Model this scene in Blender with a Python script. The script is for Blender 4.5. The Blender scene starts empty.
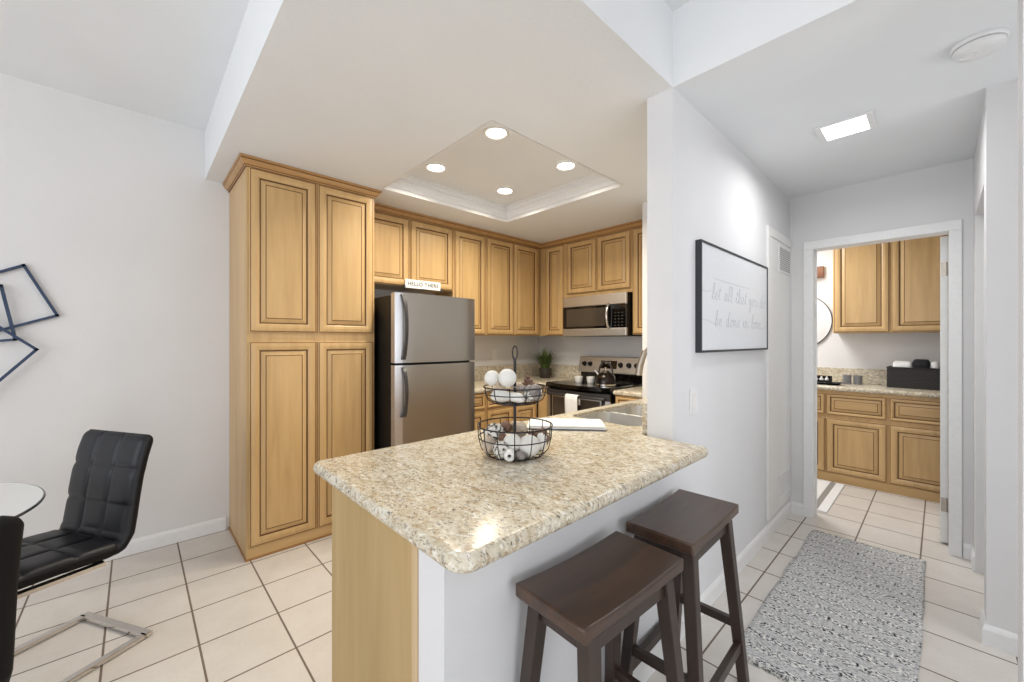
import bpy, bmesh, math, random
from mathutils import Vector, Matrix, noise
PI = math.pi
S = bpy.context.scene
COL = S.collection
random.seed(7)

# ------------------------------------------------------------------ camera
EYE = 1.33
cd = bpy.data.cameras.new('camera'); cam = bpy.data.objects.new('camera', cd); COL.objects.link(cam)
cd.sensor_width = 36.0; cd.lens = 36.0 * 402.0 / 1024.0; cd.clip_start = 0.05
cam.location = (0, 0, EYE); cam.rotation_euler = (PI/2, 0, math.atan(428/402.0))
S.camera = cam

# ------------------------------------------------------------------ exposure, world, daylight
S.view_settings.view_transform = 'Standard'
S.view_settings.look = 'None'
S.view_settings.exposure = 0.10
S.view_settings.gamma = 1.0
S.view_settings.use_curve_mapping = False
W = bpy.data.worlds.new('world'); S.world = W; W.use_nodes = True
W.node_tree.nodes['Background'].inputs[0].default_value = (0.85, 0.92, 1.0, 1)
W.node_tree.nodes['Background'].inputs[1].default_value = 1.0

def area(name, loc, rot, sx, sy, power, col=(1, 1, 1), spread=PI, shape='RECTANGLE'):
    l = bpy.data.lights.new(name, 'AREA'); l.shape = shape; l.size = sx
    if shape in ('RECTANGLE', 'ELLIPSE'): l.size_y = sy
    l.energy = power; l.color = col; l.spread = spread
    o = bpy.data.objects.new(name, l); COL.objects.link(o); o.location = loc; o.rotation_euler = rot
    return o
# daylight through the glazed door on the right and the wide window behind the camera
area('daylight_glazed_door', (3.25, -0.35, 1.05), (0, PI/2, 0), 2.0, 2.3, 36, (0.965, 0.98, 1.0))
area('daylight_wide_window', (-0.6, -3.15, 1.45), (PI/2, 0, 0), 4.2, 1.9, 58, (0.965, 0.98, 1.0))
# added fill light in the unseen side passage, brightens the hall
area('hall_fill_light', (1.48, 2.27, 1.3), (0, PI/2, 0), 1.6, 0.8, 9, (0.97, 0.985, 1.0))

# ------------------------------------------------------------------ materials
def new_mat(name):
    m = bpy.data.materials.new(name); m.use_nodes = True
    nt = m.node_tree; b = nt.nodes['Principled BSDF']
    return m, nt, b
def lin(c):
    return tuple((x/12.92 if x <= 0.04045 else ((x+0.055)/1.055)**2.4) for x in [v/255.0 for v in c]) + (1,)
def node(nt, t, **kw):
    n = nt.nodes.new(t)
    for k, v in kw.items(): setattr(n, k, v)
    return n
def coords(nt, scale=(1, 1, 1), loc=(0, 0, 0), kind='Object', rnd=False):
    t = node(nt, 'ShaderNodeTexCoord'); mp = node(nt, 'ShaderNodeMapping')
    mp.inputs['Scale'].default_value = scale; mp.inputs['Location'].default_value = loc
    if rnd:
        oi = node(nt, 'ShaderNodeObjectInfo'); a = node(nt, 'ShaderNodeVectorMath', operation='ADD')
        mu = node(nt, 'ShaderNodeMath', operation='MULTIPLY'); mu.inputs[1].default_value = 37.0
        nt.links.new(oi.outputs['Random'], mu.inputs[0])
        nt.links.new(t.outputs[kind], a.inputs[0]); nt.links.new(mu.outputs[0], a.inputs[1])
        nt.links.new(a.outputs[0], mp.inputs['Vector'])
    else:
        nt.links.new(t.outputs[kind], mp.inputs['Vector'])
    return mp.outputs['Vector']
def noise_t(nt, vec, scale, detail=2, rough=0.5, dist=0.0):
    n = node(nt, 'ShaderNodeTexNoise'); n.inputs['Scale'].default_value = scale; n.inputs['Detail'].default_value = detail
    n.inputs['Roughness'].default_value = rough; n.inputs['Distortion'].default_value = dist
    nt.links.new(vec, n.inputs['Vector']); return n.outputs['Fac']
def ramp(nt, fac, stops, interp='LINEAR'):
    r = node(nt, 'ShaderNodeValToRGB'); r.color_ramp.interpolation = interp
    el = r.color_ramp.elements
    while len(el) < len(stops): el.new(0.5)
    for e, (p, c) in zip(el, stops): e.position = p; e.color = c if len(c) == 4 else tuple(c) + (1,)
    nt.links.new(fac, r.inputs[0]); return r.outputs[0]
def mix(nt, a, b, fac, mode='MIX'):
    m = node(nt, 'ShaderNodeMix', data_type='RGBA', blend_type=mode)
    for s, v in ((m.inputs['Factor'], fac), (m.inputs['A'], a), (m.inputs['B'], b)):
        if isinstance(v, (int, float, tuple)): s.default_value = v
        else: nt.links.new(v, s)
    return m.outputs['Result']
def bump(nt, b, h, strength=0.2, dist=0.002):
    n = node(nt, 'ShaderNodeBump'); n.inputs['Strength'].default_value = strength; n.inputs['Distance'].default_value = dist
    nt.links.new(h, n.inputs['Height']); nt.links.new(n.outputs[0], b.inputs['Normal'])

def plain(name, rgb, rough=0.5, metal=0.0, bumpy=None, coat=0.0, spec=0.5):
    m, nt, b = new_mat(name)
    b.inputs['Base Color'].default_value = lin(rgb); b.inputs['Roughness'].default_value = rough
    b.inputs['Metallic'].default_value = metal; b.inputs['Coat Weight'].default_value = coat
    b.inputs['Specular IOR Level'].default_value = spec
    v = coords(nt)
    f = noise_t(nt, v, bumpy[0] if bumpy else 40.0, 3)
    c = ramp(nt, f, [(0.3, tuple(x*0.96 for x in lin(rgb)[:3])), (0.7, lin(rgb))])
    nt.links.new(c, b.inputs['Base Color'])
    if bumpy: bump(nt, b, f, bumpy[1], bumpy[2])
    return m
def plaster(name, rgb, scale=90, st=0.25):
    m, nt, b = new_mat(name); b.inputs['Roughness'].default_value = 0.75; b.inputs['Specular IOR Level'].default_value = 0.25
    v = coords(nt); f = noise_t(nt, v, scale, 4, 0.55); g = noise_t(nt, v, 3.0, 2)
    c = ramp(nt, g, [(0.3, tuple(x*0.975 for x in lin(rgb)[:3])), (0.7, lin(rgb))]); nt.links.new(c, b.inputs['Base Color'])
    bump(nt, b, f, st, 0.003); return m
def wood(name, c_lo, c_mid, c_hi, grain=(14, 14, 1.1), rough=0.38, coat=0.15, flick=True):
    m, nt, b = new_mat(name); b.inputs['Roughness'].default_value = rough; b.inputs['Coat Weight'].default_value = coat
    b.inputs['Coat Roughness'].default_value = 0.25
    v = coords(nt, grain, rnd=True); f = noise_t(nt, v, 1.6, 6, 0.6, 0.4)
    v2 = coords(nt, tuple(g*0.22 for g in grain), rnd=True); f2 = noise_t(nt, v2, 2.2, 3, 0.5)
    c = ramp(nt, f, [(0.25, lin(c_lo)), (0.5, lin(c_mid)), (0.8, lin(c_hi))])
    c2 = ramp(nt, f2, [(0.25, (0.80, 0.77, 0.72)), (0.7, (1.04, 1.03, 1.02))])
    c = mix(nt, c, c2, 0.7, 'MULTIPLY')
    nt.links.new(c, b.inputs['Base Color']); bump(nt, b, f, 0.06, 0.001); return m
def steel(name, rgb=(178, 172, 166), rough=0.3, stretch=(2, 2, 160)):
    m, nt, b = new_mat(name); b.inputs['Metallic'].default_value = 1.0
    v = coords(nt, stretch); f = noise_t(nt, v, 3.0, 3)
    c = ramp(nt, f, [(0.3, tuple(x*0.96 for x in lin(rgb)[:3])), (0.7, lin(rgb))]); nt.links.new(c, b.inputs['Base Color'])
    r = ramp(nt, f, [(0.2, (rough*0.95,)*3), (0.8, (rough*1.05,)*3)]); nt.links.new(r, b.inputs['Roughness'])
    return m
def emit(name, rgb, s):
    m, nt, b = new_mat(name); b.inputs['Base Color'].default_value = (0.9, 0.9, 0.9, 1)
    b.inputs['Emission Color'].default_value = rgb + (1,); b.inputs['Emission Strength'].default_value = s; return m
def granite(name):
    m, nt, b = new_mat(name); b.inputs['Roughness'].default_value = 0.2; b.inputs['Specular IOR Level'].default_value = 0.33
    def gv(loc):
        t = node(nt, 'ShaderNodeTexCoord'); mp = node(nt, 'ShaderNodeMapping')
        mp.inputs['Rotation'].default_value = (0, 0, math.radians(-43)); mp.inputs['Scale'].default_value = (0.92, 1.5, 1.2); mp.inputs['Location'].default_value = loc
        nt.links.new(t.outputs['Object'], mp.inputs['Vector']); return mp.outputs['Vector']
    v = gv((0, 0, 0))
    big = noise_t(nt, v, 16, 5, 0.65, 0.8)
    c = ramp(nt, big, [(0.30, lin((190, 176, 150))), (0.46, lin((209, 198, 175))), (0.62, lin((222, 215, 199))), (0.8, lin((214, 213, 207)))])
    for loc, sc, col, lo, hi, k in (((1.1, 6.2, 3), 34, (176, 152, 116), 0.53, 0.63, 0.75), ((4.3, 1.7, 9.1), 52, (148, 142, 132), 0.56, 0.64, 0.8),
                                    ((14.3, 5.7, 2.1), 58, (242, 238, 228), 0.55, 0.64, 0.85), ((7.7, 3.3, 5.5), 72, (160, 134, 102), 0.57, 0.65, 0.7), ((2.3, 8.7, 3.1), 82, (72, 68, 62), 0.60, 0.65, 0.9)):
        n = noise_t(nt, gv(loc), sc, 4, 0.65, 0.3)
        c = mix(nt, c, lin(col), ramp(nt, n, [(lo, (0, 0, 0)), (hi, (k, k, k))]))
    nt.links.new(c, b.inputs['Base Color']); return m
def tile_floor(name):
    m, nt, b = new_mat(name); b.inputs['Roughness'].default_value = 0.33
    v = coords(nt, (1, 1, 1), (0.692 + 0.3048*40, -2.95 + 0.3048*40, 0))
    t = node(nt, 'ShaderNodeTexBrick'); t.offset = 0.0; t.squash = 1.0
    for k, x in (('Scale', 1.0), ('Mortar Size', 0.0042), ('Mortar Smooth', 0.1), ('Bias', 0.0), ('Brick Width', 0.3048), ('Row Height', 0.3048)): t.inputs[k].default_value = x
    t.inputs['Color1'].default_value = lin((224, 219, 213)); t.inputs['Color2'].default_value = lin((218, 212, 206)); t.inputs['Mortar'].default_value = lin((120, 106, 94))
    nt.links.new(v, t.inputs['Vector'])
    f = noise_t(nt, coords(nt), 7, 5, 0.6); sp = noise_t(nt, coords(nt), 55, 3, 0.6)
    mott = ramp(nt, f, [(0.3, (0.91, 0.90, 0.885)), (0.65, (1.0, 1.0, 1.0))])
    c = mix(nt, t.outputs['Color'], mott, 0.8, 'MULTIPLY')
    c = mix(nt, c, ramp(nt, sp, [(0.3, (0.95, 0.945, 0.935)), (0.55, (1, 1, 1))]), 0.7, 'MULTIPLY')
    nt.links.new(c, b.inputs['Base Color'])
    r = ramp(nt, t.outputs['Fac'], [(0.0, (0.30,)*3), (1.0, (0.8,)*3)]); nt.links.new(r, b.inputs['Roughness'])
    inv = node(nt, 'ShaderNodeMath', operation='SUBTRACT'); inv.inputs[0].default_value = 1.0; nt.links.new(t.outputs['Fac'], inv.inputs[1])
    ad = node(nt, 'ShaderNodeMath', operation='MULTIPLY_ADD'); nt.links.new(f, ad.inputs[0]); ad.inputs[1].default_value = 0.25; nt.links.new(inv.outputs[0], ad.inputs[2])
    bump(nt, b, ad.outputs[0], 0.35, 0.002); return m
def rug_mat(name):
    m, nt, b = new_mat(name); b.inputs['Roughness'].default_value = 0.95; b.inputs['Specular IOR Level'].default_value = 0.1
    v = coords(nt, (26, 110, 1)); f = noise_t(nt, v, 2.3, 3, 0.65)
    v2 = coords(nt, (38, 60, 1), (3, 8, 0)); f2 = noise_t(nt, v2, 2.0, 2, 0.6)
    band = noise_t(nt, coords(nt, (0.5, 9.5, 1), (0, 2, 0)), 1.0, 1)
    w = node(nt, 'ShaderNodeTexWave'); w.bands_direction = 'Y'; w.inputs['Scale'].default_value = 3.6; w.inputs['Distortion'].default_value = 1.2; w.inputs['Detail'].default_value = 1
    nt.links.new(coords(nt), w.inputs['Vector'])
    c = ramp(nt, f, [(0.30, lin((112, 114, 120))), (0.42, lin((190, 191, 194))), (0.6, lin((216, 215, 212))), (0.78, lin((240, 239, 234)))])
    dm = ramp(nt, f2, [(0.505, (0, 0, 0)), (0.545, (1, 1, 1))])
    wm = ramp(nt, w.outputs['Fac'], [(0.25, (0.32,)*3), (0.6, (1.0,)*3)])
    dm = mix(nt, dm, wm, 1.0, 'MULTIPLY')
    c = mix(nt, c, lin((44, 46, 52)), dm)
    lm = mix(nt, ramp(nt, noise_t(nt, coords(nt, (34, 52, 1), (7, 1, 0)), 2.0, 2), [(0.53, (0, 0, 0)), (0.58, (0.95,)*3)]), wm, 1.0, 'MULTIPLY')
    c = mix(nt, c, lin((240, 238, 232)), lm)
    nt.links.new(c, b.inputs['Base Color']); bump(nt, b, f2, 0.8, 0.006); return m

M_WALL = plaster('wall_paint', (226, 225, 225))
M_HALLW = plaster('wall_paint_hall', (226, 226, 228))
M_CEIL = plaster('ceiling_paint', (237, 239, 241), 70, 0.3)
M_TRIM = plain('white_trim_paint', (238, 238, 238), 0.4)
M_DOORP = plain('white_door_paint', (236, 236, 234), 0.45)
M_TILE = tile_floor('floor_tile')
M_GRAN = granite('granite')
M_MAPLE = wood('maple', (190, 155, 104), (203, 168, 116), (214, 180, 130))
M_MAPLEH = wood('maple_horizontal', (190, 155, 104), (203, 168, 116), (214, 180, 130), (1.1, 14, 14))
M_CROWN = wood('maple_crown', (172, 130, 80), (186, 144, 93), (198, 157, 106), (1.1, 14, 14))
M_MSIDE = wood('maple_side', (196, 162, 114), (206, 173, 126), (215, 184, 139), (9, 9, 0.8), 0.45, 0.05)
M_GLAZE = plain('brown_glaze', (116, 80, 45), 0.5)
M_TOE = plain('dark_maple_base', (166, 122, 74), 0.45)
M_STEEL = steel('brushed_steel', (160, 159, 159), 0.34, (1.5, 1.5, 260))
M_STEELH = steel('brushed_steel_light', (206, 203, 199), 0.42, (160, 2, 2))
M_SINK = steel('sink_steel', (222, 221, 218), 0.45, (60, 60, 2))
M_SILVER = plain('silver_edge', (206, 206, 210), 0.35, 0.85)
M_CHROME = plain('chrome', (214, 210, 205), 0.16, 1.0)
M_NICKEL = plain('brushed_nickel', (176, 168, 158), 0.32, 1.0)
M_BLACKM = plain('black_enamel', (14, 13, 13), 0.5, spec=0.3)
M_BLKGL = plain('black_glass', (14, 12, 11), 0.06)
M_GREYGL = plain('smoked_glass', (70, 62, 54), 0.12)
M_HANDLE = plain('charcoal_handle', (58, 56, 56), 0.4, 0.2)
M_DKWOOD = wood('espresso_wood', (54, 38, 30), (74, 53, 40), (98, 71, 51), (12, 1.2, 12), 0.34, 0.25)
M_DKLEG = wood('espresso_leg', (46, 35, 30), (56, 43, 36), (68, 53, 44), (12, 12, 1.5), 0.4, 0.1)
M_LEATH = plain('black_leatherette', (25, 26, 31), 0.42, 0, (260, 0.12, 0.001), spec=0.35)
M_BLKBACK = plain('black_fabric', (22, 20, 20), 0.7, 0, (300, 0.2, 0.001), spec=0.2)
M_WIRE = plain('black_wire', (40, 38, 42), 0.4, 0.4)
M_FRAME = plain('black_frame', (44, 47, 54), 0.45)
M_PAPER = plain('white_print', (228, 231, 236), 0.35)
M_INK = plain('grey_script_ink', (182, 184, 189), 0.6)
M_ART = plain('blue_grey_metal', (50, 64, 88), 0.4, 0.5)
M_WHITE = plain('white_ceramic', (240, 238, 234), 0.3)
M_BALL = plain('white_ball', (232, 230, 224), 0.7, 0, (120, 0.2, 0.002))
M_CORAL = plain('shell_beige', (198, 182, 164), 0.7, 0, (90, 0.6, 0.006))
M_BROWN = plain('shell_brown', (118, 88, 72), 0.65, 0, (80, 0.6, 0.006))
M_GREYSH = plain('shell_grey', (150, 142, 138), 0.6, 0, (120, 0.6, 0.005))
M_CLOTH = plain('white_cloth', (236, 236, 234), 0.9, 0, (220, 0.3, 0.002))
M_CLOTHB = plain('blue_grey_hem', (132, 138, 158), 0.9, 0, (220, 0.3, 0.002))
M_POT = plain('dark_pot', (62, 54, 50), 0.6)
M_GREEN = plain('grass_green', (86, 108, 48), 0.6)
M_GREEN2 = plain('olive_green', (70, 84, 44), 0.6)
M_RUG = rug_mat('woven_rug')
M_BLKCL = plain('black_towel', (26, 26, 30), 0.95, 0, (200, 0.3, 0.003))
M_GREYCL = plain('grey_stripe', (150, 146, 140), 0.95, 0, (200, 0.3, 0.002))
M_PLATE = plain('white_plastic', (236, 236, 236), 0.35)
M_SLOT = plain('vent_shadow_grey', (176, 176, 172), 0.6)
M_BRACKET = wood('walnut_bracket', (92, 58, 36), (120, 76, 48), (140, 92, 58), (2, 14, 14), 0.4, 0.1)
def wicker_mat():
    m, nt, b = new_mat('black_woven'); b.inputs['Roughness'].default_value = 0.6
    t = node(nt, 'ShaderNodeTexChecker'); t.inputs['Scale'].default_value = 62; nt.links.new(coords(nt, (1, 1, 1.2)), t.inputs['Vector'])
    t.inputs['Color1'].default_value = lin((44, 40, 40)); t.inputs['Color2'].default_value = lin((22, 20, 21))
    nt.links.new(t.outputs['Color'], b.inputs['Base Color']); bump(nt, b, t.outputs['Fac'], 0.6, 0.004); return m
M_WICK = wicker_mat()
def speck(name, a, bc, scale):
    m, nt, b = new_mat(name); b.inputs['Roughness'].default_value = 0.7
    f = noise_t(nt, coords(nt, rnd=True), scale, 2, 0.6); nt.links.new(ramp(nt, f, [(0.42, lin(a)), (0.52, lin(bc))], 'LINEAR'), b.inputs['Base Color'])
    bump(nt, b, f, 0.6, 0.004); return m
M_SPECK = speck('speckled_shell', (70, 64, 62), (226, 222, 214), 75)
def mirror_mat():
    m, nt, b = new_mat('mirror'); b.inputs['Metallic'].default_value = 1.0; b.inputs['Roughness'].default_value = 0.02; b.inputs['Base Color'].default_value = (0.9, 0.9, 0.9, 1); return m
M_MIRROR = mirror_mat()
def glass_mat(name, col, rough=0.0, alpha=0.3):
    m, nt, b = new_mat(name); b.inputs['Base Color'].default_value = col + (1,); b.inputs['Roughness'].default_value = rough
    b.inputs['Transmission Weight'].default_value = 1.0 - alpha; b.inputs['IOR'].default_value = 1.45; return m
M_GLASS = glass_mat('table_glass', (0.93, 0.95, 0.96), 0.02, 0.68)  # pale, mostly opaque base stands in for the white ceiling's reflection
M_GLASSE = plain('glass_edge', (52, 62, 66), 0.2)
M_CUP = glass_mat('cup_glass', (0.42, 0.42, 0.44), 0.05, 0.45)
M_LED = emit('lamp_white', (1.0, 0.96, 0.88), 9.0)
M_LED2 = emit('panel_white', (1.0, 0.99, 0.96), 4.0)
M_DISP = emit('display_digits', (0.75, 0.6, 0.35), 0.4)

# ------------------------------------------------------------------ geometry helpers
def obj(name, bm, mats, parent=None, smooth=False, bevel=0.0, angle=35, world=False, kind=None):
    bmesh.ops.recalc_face_normals(bm, faces=bm.faces)
    me = bpy.data.meshes.new(name); bm.to_mesh(me); bm.free()
    for m in (mats if isinstance(mats, (list, tuple)) else [mats]): me.materials.append(m)
    o = bpy.data.objects.new(name, me); COL.objects.link(o)
    if parent is not None:
        o.parent = parent
        if world:
            q = parent
            off = Vector((0, 0, 0))
            while q is not None: off += q.location; q = q.parent
            o.location = -off
    if bevel > 0:
        b = o.modifiers.new('bevel', 'BEVEL'); b.width = bevel; b.segments = 2; b.limit_method = 'ANGLE'; b.angle_limit = math.radians(40)
    if smooth:
        for p in me.polygons: p.use_smooth = True
        try: me.set_sharp_from_angle(angle=math.radians(angle))
        except Exception: pass
    if kind: o['kind'] = kind
    return o
def thing(name, label, cat, loc=(0, 0, 0), rz=0.0, group=None):
    o = bpy.data.objects.new(name, None); o.empty_display_size = 0.05; COL.objects.link(o)
    o.location = loc; o.rotation_euler = (0, 0, rz); return tag(o, label, cat, group)
def tag(o, label, cat, group=None):
    o['label'] = label; o['category'] = cat
    if group: o['group'] = group
    return o
def dup(root, loc, rz, label, group=None):
    r = root.copy(); COL.objects.link(r); r.location = loc; r.rotation_euler = (0, 0, rz); r['label'] = label
    if group: r['group'] = group
    for ch in list(root.children):
        c = ch.copy(); COL.objects.link(c); c.parent = r
        for g in list(ch.children):
            d = g.copy(); COL.objects.link(d); d.parent = c
    return r
def B(): return bmesh.new()
def box(bm, lo, hi, mi=0):
    vs = [bm.verts.new((x, y, z)) for x in (lo[0], hi[0]) for y in (lo[1], hi[1]) for z in (lo[2], hi[2])]
    for f in ((0, 1, 3, 2), (4, 6, 7, 5), (0, 4, 5, 1), (2, 3, 7, 6), (0, 2, 6, 4), (1, 5, 7, 3)):
        bm.faces.new([vs[i] for i in f]).material_index = mi
    return bm
def bx(lo, hi): return box(B(), lo, hi)
def hexa(bm, bot, top, mi=0):
    a = [bm.verts.new(p) for p in bot]; b = [bm.verts.new(p) for p in top]; n = len(a)
    bm.faces.new(a[::-1]).material_index = mi; bm.faces.new(b).material_index = mi
    for i in range(n): bm.faces.new((a[i], a[(i+1) % n], b[(i+1) % n], b[i])).material_index = mi
    return bm
def frame_of(d, up=Vector((0, 0, 1))):
    d = d.normalized()
    if abs(d.dot(up)) > 0.97: up = Vector((1, 0, 0))
    s = d.cross(up).normalized(); return s, s.cross(d).normalized()
def beam(bm, p, q, w, h, up=(0, 0, 1), w2=None, h2=None, mi=0):
    p, q = Vector(p), Vector(q); s, u = frame_of(q - p, Vector(up)); w2 = w2 or w; h2 = h2 or h
    k = ((-1, -1), (1, -1), (1, 1), (-1, 1))
    return hexa(bm, [p + s*a*w/2 + u*b*h/2 for a, b in k], [q + s*a*w2/2 + u*b*h2/2 for a, b in k], mi)
def tube(bm, pts, r, seg=8, closed=False, mi=0, cap=True):
    pts = [Vector(p) for p in pts]; n = len(pts); rings = []
    rs = r if isinstance(r, (list, tuple)) else [r]*n
    s = None
    for i, p in enumerate(pts):
        if closed: d = pts[(i+1) % n] - pts[i-1]
        else: d = pts[min(i+1, n-1)] - pts[max(i-1, 0)]
        d = d.normalized()
        if s is None: s, u = frame_of(d)
        else:
            s = (s - d*s.dot(d)).normalized(); u = s.cross(d).normalized()
        rings.append([bm.verts.new(p + (s*math.cos(a) + u*math.sin(a))*rs[i]) for a in [2*PI*k/seg for k in range(seg)]])
    m = n if closed else n-1
    for i in range(m):
        a, b = rings[i], rings[(i+1) % n]
        for k in range(seg): bm.faces.new((a[k], a[(k+1) % seg], b[(k+1) % seg], b[k])).material_index = mi
    if cap and not closed:
        bm.faces.new(rings[0][::-1]).material_index = mi; bm.faces.new(rings[-1]).material_index = mi
    return bm
def lathe(bm, prof, c=(0, 0, 0), seg=32, mi=0, M=None):
    rings = []
    for r, z in prof:
        if r < 1e-6: rings.append([bm.verts.new((0, 0, z))])
        else: rings.append([bm.verts.new((r*math.cos(2*PI*k/seg), r*math.sin(2*PI*k/seg), z)) for k in range(seg)])
    fs = []
    for a, b in zip(rings, rings[1:]):
        for k in range(seg):
            l = (k+1) % seg
            if len(a) == 1 and len(b) == 1: continue
            if len(a) == 1: f = (a[0], b[k], b[l])
            elif len(b) == 1: f = (a[k], a[l], b[0])
            else: f = (a[k], a[l], b[l], b[k])
            g = bm.faces.new(f); g.material_index = mi; fs.append(g)
    T = Matrix.Translation(c) @ (M if M else Matrix.Identity(4))
    for r in rings:
        for v in r: v.co = T @ v.co
    return bm
def round_poly(pts, radii, n=6):
    out = []; N = len(pts)
    for i, p in enumerate(pts):
        p = Vector(p); r = radii[i] if isinstance(radii, (list, tuple)) else radii
        if r <= 0: out.append(p); continue
        a = (Vector(pts[i-1]) - p).normalized(); b = (Vector(pts[(i+1) % N]) - p).normalized()
        s, e = p + a*r, p + b*r; c = p + (a + b)*r
        for k in range(n+1):
            t = k/n*PI/2; out.append(c + (s - c)*math.cos(t) + (e - c)*math.sin(t))
    return out
def offset_poly(pts, d, closed=True):
    """inward offset (left of travel) of a 2-D path, mitred"""
    out = []; N = len(pts)
    for i in range(N):
        p = Vector(pts[i])
        dirs = []
        if closed or i > 0: dirs.append((p - Vector(pts[i-1])).normalized())
        if closed or i < N-1: dirs.append((Vector(pts[(i+1) % N]) - p).normalized())
        ns = [Vector((-v.y, v.x)) for v in dirs]
        if len(ns) == 1: m = ns[0]
        else:
            m = ns[0] + ns[1]; m = m/max(m.length, 1e-6); m = m/max(m.dot(ns[0]), 0.3)
        out.append(p + m*d)
    return out
def sweep(bm, path, prof, closed=False, mi=0, mis=None, cap=True):
    """profile (inward offset, z) swept along a 2-D path"""
    rings = [[bm.verts.new((q.x, q.y, z)) for q in offset_poly(path, d, closed)] for d, z in prof]
    n = len(path)
    for j, (a, b) in enumerate(zip(rings, rings[1:])):
        for i in range(n if closed else n-1):
            f = bm.faces.new((a[i], a[(i+1) % n], b[(i+1) % n], b[i])); f.material_index = mis[j] if mis else mi
    if cap and not closed:
        for e in (0, -1):
            try: bm.faces.new([r[e] for r in rings]).material_index = mi
            except ValueError: pass
    return rings
def slab(path, prof, hole=None, hole_z=None, mi=0):
    """solid slab with a moulded edge: prof runs from the bottom inner edge to the top inner edge; optional hole"""
    bm = B(); rings = sweep(bm, path, prof, closed=True, mi=mi)
    for ring, z in ((rings[0], prof[0][1]), (rings[-1], prof[-1][1])):
        edges = [bm.edges.get((ring[i], ring[(i+1) % len(ring)])) for i in range(len(ring))]
        if hole:
            hv = [bm.verts.new((p.x, p.y, z)) for p in hole]
            edges += [bm.edges.new((hv[i], hv[(i+1) % len(hv)])) for i in range(len(hv))]
            if z == prof[0][1]: h0 = hv
            else:
                for i in range(len(hv)):
                    k = (i+1) % len(hv); bm.faces.new((h0[i], h0[k], hv[k], hv[i]))
        bmesh.ops.triangle_fill(bm, edges=edges, use_beauty=True)
    return bm
def rect_rings(bm, w, h, rings, mis, x0=0, z0=0, cap_mi=0):
    """rectangular nested rings facing -y: rings = [(inset, y)...]"""
    prev = None
    for j, (i, y) in enumerate(rings):
        vs = [bm.verts.new((x0 + a, y, z0 + b)) for a, b in ((i, i), (w-i, i), (w-i, h-i), (i, h-i))]
        if prev:
            for k in range(4): bm.faces.new((prev[k], prev[(k+1) % 4], vs[(k+1) % 4], vs[k])).material_index = mis[j-1]
        prev = vs
    bm.faces.new(prev).material_index = cap_mi
    return bm

# ------------------------------------------------------------------ cabinet doors and carcasses
def panel_door(parent, name, x, z, w, h, mat=None, small=False, y=0.0):
    """raised-panel door, local front towards -y, 20 mm proud of the box"""
    mat = mat or M_MAPLE
    fw = 0.030 if small else 0.052
    bm = B()
    rr = [(0, 0), (0, -0.0135), (0.003, -0.0165), (0.0075, -0.0165), (0.0085, -0.0195), (fw*0.55, -0.0225), (fw-0.006, -0.020), (fw, -0.0165), (fw+0.001, -0.008), (fw+0.0085, -0.007)]
    rect_rings(bm, w, h, rr, [0, 0, 1, 0, 0, 0, 0, 1, 1], 0, 0, 1)
    d = obj(name, bm, [mat, M_GLAZE], parent); d.location = (x, y, z)
    k = fw + 0.008; bw = 0.021 if small else 0.024
    bm = B()
    pr = [(0, -0.0071), (0, -0.0095), (bw, -0.0170), (bw+0.0008, -0.0150), (bw+0.0046, -0.0150), (bw+0.0055, -0.0178)]
    rect_rings(bm, w-2*k, h-2*k, pr, [0, 0, 1, 1, 0], 0, 0, 0)
    p = obj('raised_panel', bm, [mat, M_GLAZE], d); p.location = (k, 0, k)
    return d
def carcass(parent, w, d, z0, z1, mat=None, name='body', bevel=0.002):
    b = bx((0, 0.0, z0), (w, d, z1)); return obj(name, b, mat or M_MAPLE, parent, bevel=bevel)

# ================================================================== THE SETTING
X0 = -3.46          # left wall
YB = 3.71           # kitchen back wall and hall end wall
HC = 2.44; HL = 2.77
def struct(name, bm, m, **k): return obj(name, bm, m, kind='structure', **k)
def wall_with_hole(name, axis, at, thick, a0, a1, z0, z1, holes, m):
    """wall in the plane axis = at .. at+thick, spanning a0..a1; holes = [(b0, b1, h0, h1)] sorted"""
    bm = B()
    def put(b0, b1, h0, h1):
        if b1 - b0 < 1e-4 or h1 - h0 < 1e-4: return
        if axis == 'y': box(bm, (b0, min(at, at+thick), h0), (b1, max(at, at+thick), h1))
        else: box(bm, (min(at, at+thick), b0, h0), (max(at, at+thick), b1, h1))
    c = a0
    for b0, b1, h0, h1 in holes:
        put(c, b0, z0, z1); put(b0, b1, z0, h0); put(b0, b1, h1, z1); c = b1
    put(c, a1, z0, z1)
    return struct(name, bm, m)
struct('floor', bx((-3.6, -3.4, -0.12), (3.6, 5.7, 0)), M_TILE)
struct('wall_left', bx((X0-0.12, -3.3, 0), (X0, YB+0.11, 2.9)), M_WALL)
wall_with_hole('wall_back', 'y', YB, 0.11, X0, 1.5, 0, HC+0.02, [(-0.672, 0.06, 0, 2.045)], M_WALL)
wall_with_hole('wall_right', 'x', 3.3, 0.12, -3.3, 1.9, 0, 2.9, [(-1.5, 0.8, 0.02, 2.08)], M_WALL)
wall_with_hole('wall_rear', 'y', -3.2, -0.12, X0, 3.3, 0, 2.9, [(-2.7, 1.5, 0.5, 2.4)], M_WALL)
struct('wall_hall', bx((-0.92, 1.715, 0), (-0.80, YB, HC)), M_HALLW)
struct('wall_half', bx((-0.917, 0.532, 0), (-0.80, 1.715, 0.855)), M_HALLW)
struct('wall_closet', bx((-1.64, 2.98, 0), (-0.92, YB, HC)), M_WALL)
struct('wall_near', bx((0.15, 1.713, 0), (3.3, 1.815, 2.85)), M_WALL)
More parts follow.
